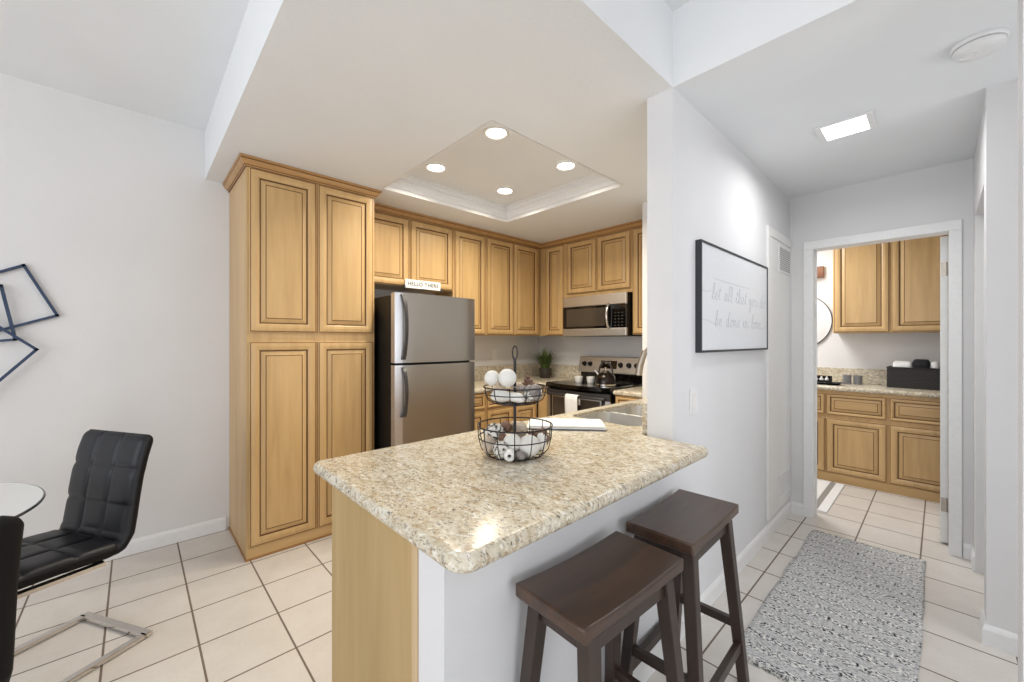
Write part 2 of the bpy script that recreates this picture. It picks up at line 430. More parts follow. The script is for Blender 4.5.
# hall right wall: doorway recess then the pier that faces the camera
wall_with_hole('wall_hall_right', 'x', 0.139, 0.11, 2.722, YB, 0, HC+0.02, [(2.86, 3.53, 0, 2.055)], M_WALL)
struct('wall_alcove', bx((0.249, 2.722, 0), (1.5, 2.83, HC+0.02)), M_WALL)
struct('wall_alcove_end', bx((1.5, 1.815, 0), (1.6, YB, HC+0.02)), M_WALL)
# kitchen ceiling block with its tray recess, hall ceiling block, high ceiling over the dining side
TX0, TX1, TY0, TY1, TZ = -2.782, -1.542, 1.308, 2.548, 2.57
bm = B()
for lo, hi in (((X0, 0.354), (TX0, YB)), ((TX1, 0.354), (-0.80, YB)), ((TX0, 0.354), (TX1, TY0)), ((TX0, TY1), (TX1, YB))):
    box(bm, (lo[0], lo[1], HC), (hi[0], hi[1], HL+0.06))
box(bm, (TX0, TY0, TZ), (TX1, TY1, HL+0.06))
struct('ceiling', bm, M_CEIL)
struct('ceiling_hall', bx((-0.80, 1.715, HC), (1.6, YB, HL+0.06)), M_CEIL)
struct('ceiling_living', bx((X0, -3.3, HL), (3.3, 1.8, HL+0.12)), M_CEIL)
struct('ceiling_bathroom', bx((-2.0, YB, HC), (1.5, 5.5, HC+0.1)), M_CEIL)
# bathroom shell
struct('wall_bathroom', bx((-2.1, 5.36, 0), (1.5, 5.46, HC)), M_WALL)
struct('wall_bathroom_left', bx((-2.1, YB+0.11, 0), (-2.0, 5.36, HC)), M_WALL)
struct('wall_bathroom_right', bx((0.75, YB+0.11, 0), (0.85, 5.36, HC)), M_WALL)
# crown moulding in the tray
path = [Vector(p) for p in ((TX0, TY0), (TX1, TY0), (TX1, TY1), (TX0, TY1))]
bm = B()
sweep(bm, path, [(-0.001, HC-0.002), (0.012, HC-0.002), (0.013, HC+0.026), (0.024, HC+0.028), (0.024, HC+0.040), (0.014, HC+0.044), (0.018, HC+0.062), (0.032, HC+0.080), (0.046, HC+0.086), (0.046, HC+0.096), (0.036, HC+0.100), (0.042, HC+0.116), (0.062, TZ-0.006), (0.062, TZ+0.001)], closed=True)
struct('trim_1', bm, M_TRIM)
# baseboards
BBP = [(0, 0), (0.013, 0), (0.013, 0.070), (0.009, 0.082), (0.004, 0.090), (0, 0.090)]
def baseboard(name, pts):
    bm = B(); sweep(bm, [Vector(p) for p in pts], BBP); return struct(name, bm, M_TRIM)
baseboard('baseboard_left', [(X0, 0.47), (X0, -3.2)])
baseboard('baseboard_hall', [(-0.80, YB), (-0.80, 0.535)])
baseboard('baseboard_hall_end', [(-0.71, YB), (-0.787, YB)])
baseboard('baseboard_hall_right', [(0.139, 3.53), (0.139, YB-0.0), (0.098, YB)])
baseboard('baseboard_pier', [(1.5, 2.722), (0.139, 2.722), (0.139, 2.86)])
baseboard('baseboard_near', [(3.3, 1.713), (0.15, 1.713), (0.15, 1.815)])
# door casing round the bathroom door, jambs included
bm = B()
cz = 2.016; cxl, cxr = -0.648, 0.037
for x0, x1 in ((cxl-0.062, cxl), (cxr, cxr+0.056)):
    box(bm, (x0, YB-0.016, 0), (x1, YB, cz)); 
box(bm, (cxl-0.062, YB-0.016, cz), (cxr+0.056, YB, cz+0.062))
box(bm, (cxl-0.024, YB, 0), (cxl, YB+0.115, cz+0.028)); box(bm, (cxr, YB, 0), (cxr+0.023, YB+0.115, cz+0.028)); box(bm, (cxl, YB, cz), (cxr, YB+0.115, cz+0.028))
box(bm, (cxl, YB+0.05, 0), (cxl+0.010, YB+0.068, cz))
o = struct('trim_2', bm, M_TRIM, bevel=0.003)
# the bathroom door, swung open into the bathroom: one sees its hinge edge
d1 = obj('door_1', bx((0.001, 3.86, 0.012), (0.036, 4.58, 2.014)), M_DOORP, kind='structure', bevel=0.002)
for z in (1.80, 0.26):
    bm = B(); box(bm, (0.004, 3.8575, z-0.045), (0.030, 3.8605, z+0.045)); tube(bm, [(0.034, 3.857, z-0.045), (0.034, 3.857, z+0.045)], 0.006)
    obj('hinge', bm, M_NICKEL, d1)
# closet door with two louvre vents on the hall wall
bm = B()
y0, y1, z0, z1 = 3.085, 3.708, 0.125, 2.105
box(bm, (-0.80, y0, z0), (-0.784, y0+0.06, z1)); box(bm, (-0.80, y0+0.06, z1-0.06), (-0.784, y1, z1))
box(bm, (-0.80, y0+0.06, z0), (-0.790, y1, z1-0.06))
d2 = obj('door_2', bm, M_DOORP, kind='structure', bevel=0.003)
for va, vb in ((1.840, 2.006), (0.20, 0.355)):
    bm = B(); ya, yb = 3.365, 3.675
    for lo, hi in (((ya-0.012, va-0.012), (ya, vb+0.012)), ((yb, va-0.012), (yb+0.012, vb+0.012)), ((ya, va-0.012), (yb, va)), ((ya, vb), (yb, vb+0.012))):
        box(bm, (-0.790, lo[0], lo[1]), (-0.785, hi[0], hi[1]))
    box(bm, (-0.7895, ya, va), (-0.789, yb, vb), 1)
    n = 11
    for k in range(n):
        zc = va + (k+0.5)*(vb-va)/n
        hexa(bm, [(-0.7893, ya, zc), (-0.7893, yb, zc), (-0.7863, yb, zc-0.007), (-0.7863, ya, zc-0.007)], [(-0.7893, ya, zc+0.002), (-0.7893, yb, zc+0.002), (-0.7863, yb, zc-0.005), (-0.7863, ya, zc-0.005)], 0)
    obj('vent', bm, [M_PLATE, M_SLOT], d2)
# recessed door on the right of the hall
struct('door_3', bx((0.20, 2.862, 0.01), (0.235, 3.528, 2.04)), M_DOORP, bevel=0.002)
# glazed door and window openings behind the camera
def frame_of_opening(name, axis, at, a0, a1, z0, z1, bars):
    bm = B(); t = 0.05
    def put(b0, b1, h0, h1):
        if axis == 'x': box(bm, (at+0.03, b0, h0), (at+0.09, b1, h1))
        else: box(bm, (b0, at-0.09, h0), (b1, at-0.03, h1))
    put(a0, a1, z0, z0+t); put(a0, a1, z1-t, z1)
    for c in [a0] + bars + [a1-t]: put(c, c+t, z0+t, z1-t)
    return struct(name, bm, M_TRIM)
frame_of_opening('window_1', 'x', 3.3, -1.5, 0.8, 0.02, 2.08, [-0.38])
frame_of_opening('window_2', 'y', -3.2, -2.7, 1.5, 0.5, 2.4, [-1.32, 0.07])

# ================================================================== KITCHEN CABINETS
FL = PI/2            # local front (-y) turned to +x
# ---- pantry
PX, PY = -2.865, 0.492
pan = thing('pantry_cabinet', 'tall maple pantry cabinet with four raised-panel doors standing left of the refrigerator', 'cabinet', (PX, PY, 0), FL)
PW = 0.80
obj('body', bx((0, 0, 0), (PW, 0.593, 2.385)), M_MSIDE, pan, bevel=0.002)
bm = B(); box(bm, (-0.0, -0.004, 0.0), (PW, 0, 2.385)); obj('face_frame', bm, M_MAPLE, pan, bevel=0.0015)
bm = B(); box(bm, (-0.008, -0.012, 0), (PW+0.004, 0.0, 0.014)); box(bm, (-0.008, 0, 0), (0, 0.593, 0.014)); obj('base_strip', bm, M_TOE, pan, bevel=0.004)
bm = B(); box(bm, (0, -0.010, 0.014), (PW, -0.004, 0.078)); obj('base_rail', bm, M_MAPLEH, pan, bevel=0.002)
for x, w in ((0.013, 0.378), (0.405, 0.378)):
    panel_door(pan, 'door', x, 0.082, w, 1.243, y=-0.004); panel_door(pan, 'door', x, 1.385, w, 0.993, y=-0.004)
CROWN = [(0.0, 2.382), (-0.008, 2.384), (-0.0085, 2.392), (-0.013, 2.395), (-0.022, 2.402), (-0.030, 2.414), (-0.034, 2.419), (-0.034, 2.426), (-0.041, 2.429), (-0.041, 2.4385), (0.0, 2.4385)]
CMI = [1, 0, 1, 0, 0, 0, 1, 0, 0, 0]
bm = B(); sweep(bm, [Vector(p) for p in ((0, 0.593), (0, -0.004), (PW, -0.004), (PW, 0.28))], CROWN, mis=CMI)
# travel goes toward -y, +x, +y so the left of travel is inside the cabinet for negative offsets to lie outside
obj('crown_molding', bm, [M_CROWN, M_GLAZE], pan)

# ---- wall cabinets on the left wall
UX = -3.14
def upper(name, label, y0, w, z0, doors, depth=0.318, loc=None, rz=FL, group=None, lift=0.006):
    c = thing(name, label, 'cabinet', loc or (UX, y0, z0), rz, group)
    carcass(c, w, depth, 0, 2.385-z0)
    for x, dw in doors: panel_door(c, 'door', x, lift, dw, 2.376-z0-lift)
    return c
upper('wall_cabinet', 'short maple wall cabinet with two doors above the refrigerator', 1.295, 0.89, 1.795, [(0.012, 0.413), (0.442, 0.436)])
upper('wall_cabinet', 'tall maple wall cabinet with one door, directly right of the refrigerator', 2.188, 0.392, 1.39, [(0.012, 0.368)])
upper('wall_cabinet', 'tall maple wall cabinet with two doors in the left run, ending at the corner', 2.583, 0.80, 1.39, [(0.008, 0.368), (0.386, 0.372)])
# ---- wall cabinets on the back wall
UY = 3.41
upper('wall_cabinet', 'narrow maple corner wall cabinet left of the microwave', 0, 0.40, 1.39, [(0.105, 0.262)], 0.298, (-3.165, UY, 1.39), 0)
upper('wall_cabinet', 'short maple wall cabinet with two doors above the microwave', 0, 0.785, 1.792, [(0.012, 0.372), (0.400, 0.372)], 0.298, (-2.763, UY, 1.792), 0, lift=0.038)
upper('wall_cabinet', 'maple wall cabinet right of the microwave, partly hidden by the white wall', 0, 0.33, 1.39, [(0.010, 0.31)], 0.298, (-1.977, UY, 1.39), 0)
# corner blind box
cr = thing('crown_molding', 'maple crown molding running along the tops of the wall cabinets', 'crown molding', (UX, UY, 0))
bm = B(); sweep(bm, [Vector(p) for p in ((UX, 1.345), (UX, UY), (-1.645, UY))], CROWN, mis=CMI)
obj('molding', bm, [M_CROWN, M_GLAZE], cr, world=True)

# ---- base cabinets
def base_cab(label, w, loc, rz, fronts, depth=0.57, toe=True):
    c = thing('base_cabinet', label, 'cabinet', loc, rz)
    carcass(c, w, depth, 0.10, 0.857)
    obj('toe_kick', bx((0, 0.06, 0), (w, depth, 0.10)), M_TOE, c)
    for x, dw in fronts:
        panel_door(c, 'drawer', x, 0.705, dw, 0.145, M_MAPLEH, True); panel_door(c, 'door', x, 0.115, dw, 0.575)
    return c
base_cab('maple base cabinet with drawers under the left counter, right of the refrigerator', 1.02, (-2.875, 2.035, 0), FL, [(0.015, 0.30), (0.335, 0.33), (0.685, 0.31)])
base_cab('narrow maple base cabinet in the corner left of the stove', 0.15, (-2.885, 3.085, 0), 0, [], 0.60)
base_cab('narrow maple base cabinet right of the stove', 0.31, (-1.957, 3.085, 0), 0, [(0.01, 0.29)], 0.60)
pc = thing('peninsula_cabinet', 'maple peninsula cabinet with a plain end panel under the granite counter', 'cabinet', (-1.23, 0.53, 0))
bm = B(); box(bm, (-1.53, 0.55, 0.09), (-0.922, 1.79, 0.857)); box(bm, (-1.53, 2.57, 0.09), (-0.922, 2.97, 0.857)); box(bm, (-1.53, 1.79, 0.09), (-0.922, 2.57, 0.64)); box(bm, (-1.53, 1.79, 0.64), (-1.515, 2.57, 0.857)); box(bm, (-1.47, 0.55, 0), (-0.922, 2.97, 0.09))
obj('body', bm, M_MSIDE, pc, world=True)
obj('end_panel', bx((-1.535, 0.530, 0), (-0.945, 0.550, 0.857)), wood('maple_end_panel_shaded', (178, 149, 100), (189, 161, 112), (200, 172, 124), (9, 9, 0.8), 0.5, 0.0), pc, world=True, bevel=0.002)  # darker copy of the side maple: the panel's shade put into its colour
obj('edge_strip', bx((-0.945, 0.527, 0), (-0.919, 0.550, 0.857)), wood('pale_strip', (206, 178, 138), (216, 189, 150), (224, 199, 162)), pc, world=True, bevel=0.002)

# ---- granite
def edge_prof(z0, z1, n=5):
    r = (z1 - z0)/2; zc = (z0+z1)/2; e = 0.55*r + 0.006
    return [(e*(1-math.cos(t)) , zc + r*math.sin(t)) for t in [-PI/2 + PI*k/(2*n) for k in range(2*n+1)]]
CT0, CT1 = 0.857, 0.900
path = round_poly([(-1.545, 0.460), (-0.640, 0.460), (-0.640, 1.712), (-0.923, 1.712), (-0.923, 2.975), (-1.545, 2.975)], [0.035, 0.05, 0.03, 0, 0, 0.02])
hole = round_poly([(-1.468, 1.82), (-1.035, 1.82), (-1.035, 2.54), (-1.468, 2.54)], 0.07)
ct = thing('countertop', 'speckled beige granite peninsula countertop with rounded edge around the sink', 'countertop', (-1.2, 1.6, CT0))
obj('slab', slab(path, edge_prof(CT0, CT1), hole), M_GRAN, ct, world=True, smooth=True, angle=50)
obj('backsplash', bx((-0.948, 1.717, CT1), (-0.922, 2.978, 1.045)), M_GRAN, ct, world=True, bevel=0.003)
ct = thing('countertop', 'speckled granite corner countertop between the refrigerator and the stove', 'countertop', (-3.1, 2.9, CT0))
path = round_poly([(X0+0.002, 2.03), (-2.84, 2.03), (-2.84, 3.055), (-2.738, 3.055), (-2.738, YB-0.002), (X0+0.002, YB-0.002)], [0, 0.01, 0, 0, 0, 0])
obj('slab', slab(path, edge_prof(CT0, CT1)), M_GRAN, ct, world=True, smooth=True, angle=50)
bm = B(); box(bm, (X0+0.001, 2.03, CT1), (X0+0.021, YB-0.001, 1.05)); box(bm, (X0+0.021, YB-0.021, CT1), (-2.738, YB-0.001, 1.05))
obj('backsplash', bm, M_GRAN, ct, world=True)
ct = thing('countertop', 'short piece of speckled granite countertop right of the stove', 'countertop', (-1.78, 3.4, CT0))
path = [Vector(p) for p in ((-1.962, 3.055), (-1.642, 3.055), (-1.642, YB-0.002), (-1.962, YB-0.002))]
obj('slab', slab(path, edge_prof(CT0, CT1)), M_GRAN, ct, world=True, smooth=True, angle=50)
obj('backsplash', bx((-1.962, YB-0.021, CT1), (-1.642, YB-0.001, 1.05)), M_GRAN, ct, world=True)

# ---- sink and faucet
sk = thing('kitchen_sink', 'stainless steel double-bowl sink set in the peninsula counter', 'sink', (-1.25, 2.18, 0.68))
def bowl(y0, y1):
    bm = B(); p = round_poly([(-1.4665, y0), (-1.0365, y0), (-1.0365, y1), (-1.4665, y1)], 0.07)
    r = sweep(bm, p, [(-0.0005, 0.884), (0.003, 0.884), (0.006, 0.70), (0.012, 0.68), (0.03, 0.672)], closed=True)
    bm.faces.new(r[-1]); return bm
for y0, y1 in ((1.8215, 2.165), (2.185, 2.5385)):
    o = obj('bowl', bowl(y0, y1), M_SINK, sk, world=True, smooth=True, angle=50)
    s_ = o.modifiers.new('s', 'SOLIDIFY'); s_.thickness = 0.002; s_.offset = 0
obj('divider', bx((-1.464, 2.163, 0.70), (-1.039, 2.187, 0.8830)), M_SINK, sk, world=True, bevel=0.005)
fa = thing('faucet', 'brushed nickel gooseneck faucet with pull-down sprayer beside the wall end', 'faucet', (-0.985, 2.12, CT1))
bm = B(); lathe(bm, [(0, 0.9), (0.03, 0.9), (0.03, 0.912), (0.018, 0.925), (0.016, 1.02), (0, 1.02)], (-0.985, 2.12, 0), 20)
obj('base', bm, M_NICKEL, fa, world=True, smooth=True)
arc = [(-0.985, 2.12, 1.0), (-0.985, 2.12, 1.215)] + [(-0.985 - 0.085 + 0.085*math.cos(t), 2.12 + 0.0*t, 1.215 + 0.095*math.sin(t)) for t in [PI*k/10 for k in range(1, 9)]] + [(-1.158, 2.12, 1.255)]
bm = B(); tube(bm, arc, 0.015, 12); obj('gooseneck', bm, M_NICKEL, fa, world=True, smooth=True)
bm = B(); tube(bm, [(-1.150, 2.12, 1.272), (-1.164, 2.12, 1.240), (-1.180, 2.12, 1.19), (-1.190, 2.12, 1.135)], [0.0165, 0.018, 0.0195, 0.021], 14); obj('sprayer', bm, M_NICKEL, fa, world=True, smooth=True)
bm = B(); tube(bm, [(-0.985, 2.105, 0.97), (-0.985, 2.06, 0.985), (-0.985, 2.03, 1.01)], [0.008, 0.006, 0.005], 10); obj('lever', bm, M_NICKEL, fa, world=True, smooth=True)

# ================================================================== APPLIANCES
# ---- refrigerator
RX, RY0, RY1 = -2.555, 1.316, 2.016
rf = thing('refrigerator', 'stainless steel top-freezer refrigerator with black sides beside the pantry', 'refrigerator', (-3.0, 1.66, 0))
obj('body', bx((X0+0.03, RY0, 0.03), (-2.655, RY1, 1.655)), M_BLACKM, rf, world=True, bevel=0.006)
obj('base_grille', bx((-2.655, RY0+0.02, 0.02), (-2.60, RY1-0.02, 0.075)), M_BLACKM, rf, world=True)
def fridge_door(name, z0, z1):
    p = [(-2.645, RY0), (-2.645, RY1), (-2.590, RY1)]
    n = 14
    for k in range(n+1):
        t = k/n; y = RY1 - t*(RY1-RY0)
        p.append((-2.590 + 0.035*(1-abs(2*t-1)**3.0)**0.6 if 0 < k < n else -2.590, y))
    bm = B(); a = [bm.verts.new((x, y, z0)) for x, y in p]; b = [bm.verts.new((x, y, z1)) for x, y in p]
    N = len(p)
    bm.faces.new(a); bm.faces.new(b[::-1])
    for i in range(N):
        f = bm.faces.new((a[i], a[(i+1) % N], b[(i+1) % N], b[i]))
        f.material_index = 1 if i in (1, N-1) or i == N-2 else 0
    return obj(name, bm, [M_STEEL, M_SILVER], rf, world=True, smooth=True, angle=40)
fd = fridge_door('freezer_door', 1.176, 1.668); rd = fridge_door('fridge_door', 0.085, 1.160)
def fridge_handle(parent, z0, z1, mid, wide0, wide1):
    bm = B(); n = 12; hy = RY0 + 0.052; rings = []
    for k in range(n+1):
        t = k/n; z = z0 + (z1-z0)*t
        bow = math.sin(PI*t)**0.7
        x = -2.570 + 0.012 + 0.048*bow
        w = 0.011 + (wide0-0.011)*max(0, 1-t/0.2) + (wide1-0.011)*max(0, (t-0.8)/0.2)
        d = 0.009
        rings.append([bm.verts.new(q) for q in ((x-d, hy-w, z), (x+d, hy-w, z), (x+d, hy+w*0.6, z), (x-d, hy+w*0.6, z))])
    for a, b in zip(rings, rings[1:]):
        for i in range(4): bm.faces.new((a[i], a[(i+1) % 4], b[(i+1) % 4], b[i]))
    bm.faces.new(rings[0]); bm.faces.new(rings[-1])
    h = obj('handle', bm, M_HANDLE, parent, smooth=True, angle=60)
    return h
fridge_handle(fd, 1.20, 1.655, 0, 0.016, 0.022); fridge_handle(rd, 0.80, 1.145, 0, 0.024, 0.016)
obj('hinge_cover', bx((-2.70, RY1-0.09, 1.655), (-2.60, RY1-0.01, 1.672)), M_BLACKM, rf, world=True, bevel=0.004)

# ---- microwave
mw = thing('microwave', 'stainless and black over-the-range microwave above the stove', 'microwave', (-2.335, 3.45, 1.378))
mx0, mx1, my = -2.747, -1.993, 3.325
obj('body', bx((mx0, my+0.03, 1.378), (mx1+0.003, YB-0.002, 1.790)), M_BLACKM, mw, world=True, bevel=0.003)
obj('top_vent', bx((mx0, my, 1.682), (mx1, my+0.03, 1.787)), M_STEELH, mw, world=True, bevel=0.006)
obj('bottom_trim', bx((mx0, my, 1.380), (mx1, my+0.03, 1.456)), M_STEELH, mw, world=True, bevel=0.006)
dr = obj('door', bx((mx0, my, 1.458), (-2.150, my+0.03, 1.680)), M_BLKGL, mw, world=True, bevel=0.003)
obj('window', bx((mx0+0.05, my-0.0015, 1.478), (-2.225, my, 1.658)), M_GREYGL, dr)
bm = B(); tube(bm, [(-2.182, my+0.002, 1.455)] + [(-2.182, my - 0.038*math.sin(PI*k/8)**0.6, 1.46 + 0.225*k/8) for k in range(1, 8)] + [(-2.182, my+0.002, 1.69)], 0.014, 12)
obj('handle', bm, M_CHROME, dr, smooth=True)
cp = obj('control_panel', bx((-2.145, my, 1.458), (mx1, my+0.03, 1.680)), M_BLKGL, mw, world=True, bevel=0.003)
obj('display', bx((-2.115, my-0.001, 1.640), (-2.035, my, 1.664)), M_BLKBACK, cp)
M_KEY = plain('key_grey', (84, 80, 77), 0.5)
for i in range(3):
    for j in range(5): obj('key', bx((-2.118 + i*0.038, my-0.001, 1.476 + j*0.030), (-2.102 + i*0.038, my, 1.482 + j*0.030)), M_KEY, cp)

# ---- stove
sx0, sx1, sy = -2.728, -1.972, 3.035
st = thing('stove', 'stainless and black electric range with glass cooktop and rear control panel', 'stove', (-2.33, 3.35, 0))
obj('body', bx((sx0+0.004, sy+0.045, 0.08), (sx1-0.004, YB-0.03, 0.885)), M_BLACKM, st, world=True)
def bow(y, k, amt): return y - amt*(1 - (2*k-1)**2)
path = [Vector((sx0, YB-0.03))] + [Vector((sx0 + (sx1-sx0)*k/12, bow(sy-0.005, k/12, 0.045))) for k in range(13)] + [Vector((sx1, YB-0.03))]
obj('cooktop', slab(path, [(0.012, 0.872), (0.0, 0.880), (0.0, 0.908), (0.010, 0.916), (0.03, 0.917)]), M_BLKGL, st, world=True, smooth=True)
for cx, cy, r in ((-2.53, 3.22, 0.10), (-2.14, 3.22, 0.08), (-2.53, 3.50, 0.075), (-2.14, 3.50, 0.10)):
    bm = B()
    for q in (r, r*0.62):
        tube(bm, [(cx + q*math.cos(2*PI*k/36), cy + q*math.sin(2*PI*k/36), 0.9166) for k in range(36)], 0.0012, 4, closed=True)
    obj('burner_ring', bm, M_KEY, st, world=True)
path = [Vector((sx0+0.006, sy+0.05))] + [Vector((sx0+0.006 + (sx1-sx0-0.012)*k/12, bow(sy+0.012, k/12, 0.038))) for k in range(13)] + [Vector((sx1-0.006, sy+0.05))]
od = obj('oven_door', slab(path, [(0.004, 0.235), (0, 0.24), (0, 0.855), (0.004, 0.862)]), M_BLKGL, st, world=True, smooth=True)
def bowed_bar(z0, z1, y, amt, x0, x1, t, n=12):
    p = [Vector((x0 + (x1-x0)*k/n, bow(y, ((x0 + (x1-x0)*k/n) - sx0)/(sx1-sx0), amt))) for k in range(n+1)]
    q = p + [Vector((v.x, v.y+t)) for v in p[::-1]]
    return slab(q, [(0.0, z0), (0.0, z1)])
obj('top_band', bowed_bar(0.80, 0.856, sy+0.002, 0.036, sx0+0.008, sx1-0.008, 0.014), M_HANDLE, od)
bm = bowed_bar(0.56, 0.79, sy+0.007, 0.036, sx0+0.10, sx1-0.10, 0.01)
obj('window', bm, M_GREYGL, od)
bm = B()
def merge(dst, src):
    me = bpy.data.meshes.new('tmp'); src.to_mesh(me); src.free(); dst.from_mesh(me); bpy.data.meshes.remove(me)
for args in ((0.79, 0.80, sx0+0.09, sx1-0.09), (0.55, 0.56, sx0+0.09, sx1-0.09), (0.56, 0.79, sx0+0.09, sx0+0.10), (0.56, 0.79, sx1-0.10, sx1-0.09)):
    merge(bm, bowed_bar(args[0], args[1], sy+0.003, 0.036, args[2], args[3], 0.012))
obj('window_trim', bm, M_STEELH, od)
bm = B(); pts = [(sx0+0.05 + (sx1-sx0-0.10)*k/14, bow(sy-0.036, k/14, 0.030), 0.815) for k in range(15)]
tube(bm, [(pts[0][0], sy+0.005, 0.815)] + pts + [(pts[-1][0], sy+0.005, 0.815)], 0.0125, 10)
obj('oven_handle', bm, M_HANDLE, od, smooth=True)
for ta, tb_ in ((sx0+0.008, sx0+0.055), (sx1-0.055, sx1-0.008)): obj('side_trim', bowed_bar(0.24, 0.795, sy+0.008, 0.037, ta, tb_, 0.012), M_STEELH, od)
obj('storage_drawer', bx((sx0+0.006, sy+0.02, 0.09), (sx1-0.006, sy+0.05, 0.228)), M_STEELH, st, world=True, bevel=0.006)
obj('riser', bx((sx0+0.01, 3.60, 0.905), (sx1-0.01, YB-0.03, 1.00)), M_BLKGL, st, world=True)
cpn = obj('control_panel', hexa(B(), [(sx0, 3.565, 0.995), (sx1, 3.565, 0.995), (sx1, YB-0.025, 0.995), (sx0, YB-0.025, 0.995)], [(sx0, 3.595, 1.165), (sx1, 3.595, 1.165), (sx1, YB-0.025, 1.165), (sx0, YB-0.025, 1.165)]), M_STEELH, st, world=True, bevel=0.008)
def on_panel(u, z): return (sx0 + u, 3.565 + 0.030*(z-0.995)/0.17, z)
Mk = Matrix.Rotation(math.radians(90-10), 4, 'X')
for u in (0.075, 0.150, 0.520, 0.615, 0.700):
    bm = B(); lathe(bm, [(0, 0), (0.026, 0), (0.026, 0.006), (0.021, 0.012), (0.019, 0.028), (0, 0.03)], on_panel(u, 1.085), 20, M=Mk)
    k = obj('knob', bm, M_BLACKM, cpn, smooth=True)
a = on_panel(0.285, 1.045); b_ = on_panel(0.475, 1.125)
hexd = B(); hexa(hexd, [(a[0], a[1]-0.002, a[2]), (b_[0], a[1]-0.002, a[2]), (b_[0], a[1]+0.01, a[2]), (a[0], a[1]+0.01, a[2])], [(a[0], b_[1]-0.002, b_[2]), (b_[0], b_[1]-0.002, b_[2]), (b_[0], b_[1]+0.01, b_[2]), (a[0], b_[1]+0.01, b_[2])])
obj('clock_panel', hexd, M_BLKGL, cpn)
c = on_panel(0.34, 1.098); obj('display', bx((c[0], c[1]-0.004, c[2]), (c[0]+0.06, c[1]+0.004, c[2]+0.012)), M_DISP, cpn)

# ================================================================== KITCHEN SMALL THINGS
# kettle
kt = thing('kettle', 'black whistling kettle with chrome trim on the cooktop', 'kettle', (-2.125, 3.19, 0.918))
bm = B(); lathe(bm, [(0, 0.0), (0.088, 0.0), (0.094, 0.010), (0.094, 0.020), (0.093, 0.045), (0.084, 0.085), (0.064, 0.112), (0.045, 0.120), (0, 0.121)], seg=36)
obj('body', bm, plain('kettle_dark', (52, 46, 42), 0.14, 0.75), kt, smooth=True, angle=50)
bm = B(); lathe(bm, [(0.092, 0.0), (0.0975, 0.003), (0.0975, 0.018), (0.092, 0.020)], seg=36); obj('base_band', bm, M_CHROME, kt, smooth=True)
bm = B(); lathe(bm, [(0.042, 0.118), (0.044, 0.124), (0.030, 0.136), (0.012, 0.141), (0.010, 0.150), (0.016, 0.157), (0.010, 0.165), (0, 0.167)], seg=24); obj('lid', bm, M_CHROME, kt, smooth=True)
bm = B(); tube(bm, [(-0.060, -0.010, 0.085), (-0.085, -0.018, 0.115), (-0.105, -0.024, 0.138)], [0.018, 0.014, 0.012], 12); obj('spout', bm, M_CHROME, kt, smooth=True)
bm = B(); tube(bm, [(0.075*math.cos(t), 0.0, 0.105 + 0.115*math.sin(t)) for t in [PI*(-0.02 + 1.04*k/14) for k in range(15)]], [0.006 + 0.005*math.sin(PI*k/14) for k in range(15)], 10); obj('handle', bm, M_HANDLE, kt, smooth=True)
# two ramekins
def ramekin(loc, label):
    bm = B(); lathe(bm, [(0, 0), (0.032, 0), (0.034, 0.004), (0.041, 0.055), (0.041, 0.060), (0.037, 0.060), (0.031, 0.010), (0, 0.008)], seg=28)
    o = obj('ramekin', bm, M_WHITE, smooth=True, angle=50); o.location = loc; return tag(o, label, 'bowl', 'white ramekins on the cooktop')
ramekin((-2.47, 3.235, 0.9178), 'white ramekin on the cooktop, farther from the kettle')
ramekin((-2.355, 3.275, 0.9178), 'white ramekin on the cooktop, next to the kettle')
# oven towel
bm = B(); n = 8; ty = 2.948
front = []
for side, (za, zb) in enumerate(((0.66, 0.845), (0.845, 0.70))):
    pass
prof = [(ty+0.002, 0.60), (ty-0.006, 0.68), (ty-0.010, 0.78), (ty-0.008, 0.818), (ty+0.004, 0.8315), (ty+0.018, 0.8315), (ty+0.030, 0.822), (ty+0.030, 0.79), (ty+0.031, 0.74)]
ks = []
for y, z in prof:
    ks.append([bm.verts.new((-2.405 + 0.145*i/n, y + 0.003*math.sin(i*2.1), z)) for i in range(n+1)])
for a, b in zip(ks, ks[1:]):
    for i in range(n): bm.faces.new((a[i], a[i+1], b[i+1], b[i]))
o = obj('dish_towel', bm, M_CLOTH, smooth=True, angle=80); tag(o, 'white dish towel hanging over the oven door handle', 'towel')
sm = o.modifiers.new('s', 'SOLIDIFY'); sm.thickness = 0.004; sm.offset = 1
# folded towel on the counter
ft = thing('folded_towel', 'white folded tea towel with blue-grey edge lying beside the sink', 'towel', (-1.29, 1.585, CT1), math.radians(41))
def cushion_box(w, d, z0, z1, r, m, name, parent, jitter=0.002):
    bm = B(); p = round_poly([(-w/2, -d/2), (w/2, -d/2), (w/2, d/2), (-w/2, d/2)], r, 4)
    h = z1 - z0
    bm2 = slab(p, [(0.006, z0), (0.0, z0+h*0.3), (0.0, z0+h*0.7), (0.006, z1)])
    return obj(name, bm2, m, parent, smooth=True, angle=60)
cushion_box(0.375, 0.19, 0.0005, 0.006, 0.008, M_CLOTHB, 'lower_fold', ft)
cushion_box(0.38, 0.195, 0.006, 0.014, 0.012, M_CLOTH, 'middle_fold', ft)
cushion_box(0.37, 0.19, 0.014, 0.023, 0.014, M_CLOTH, 'upper_fold', ft)
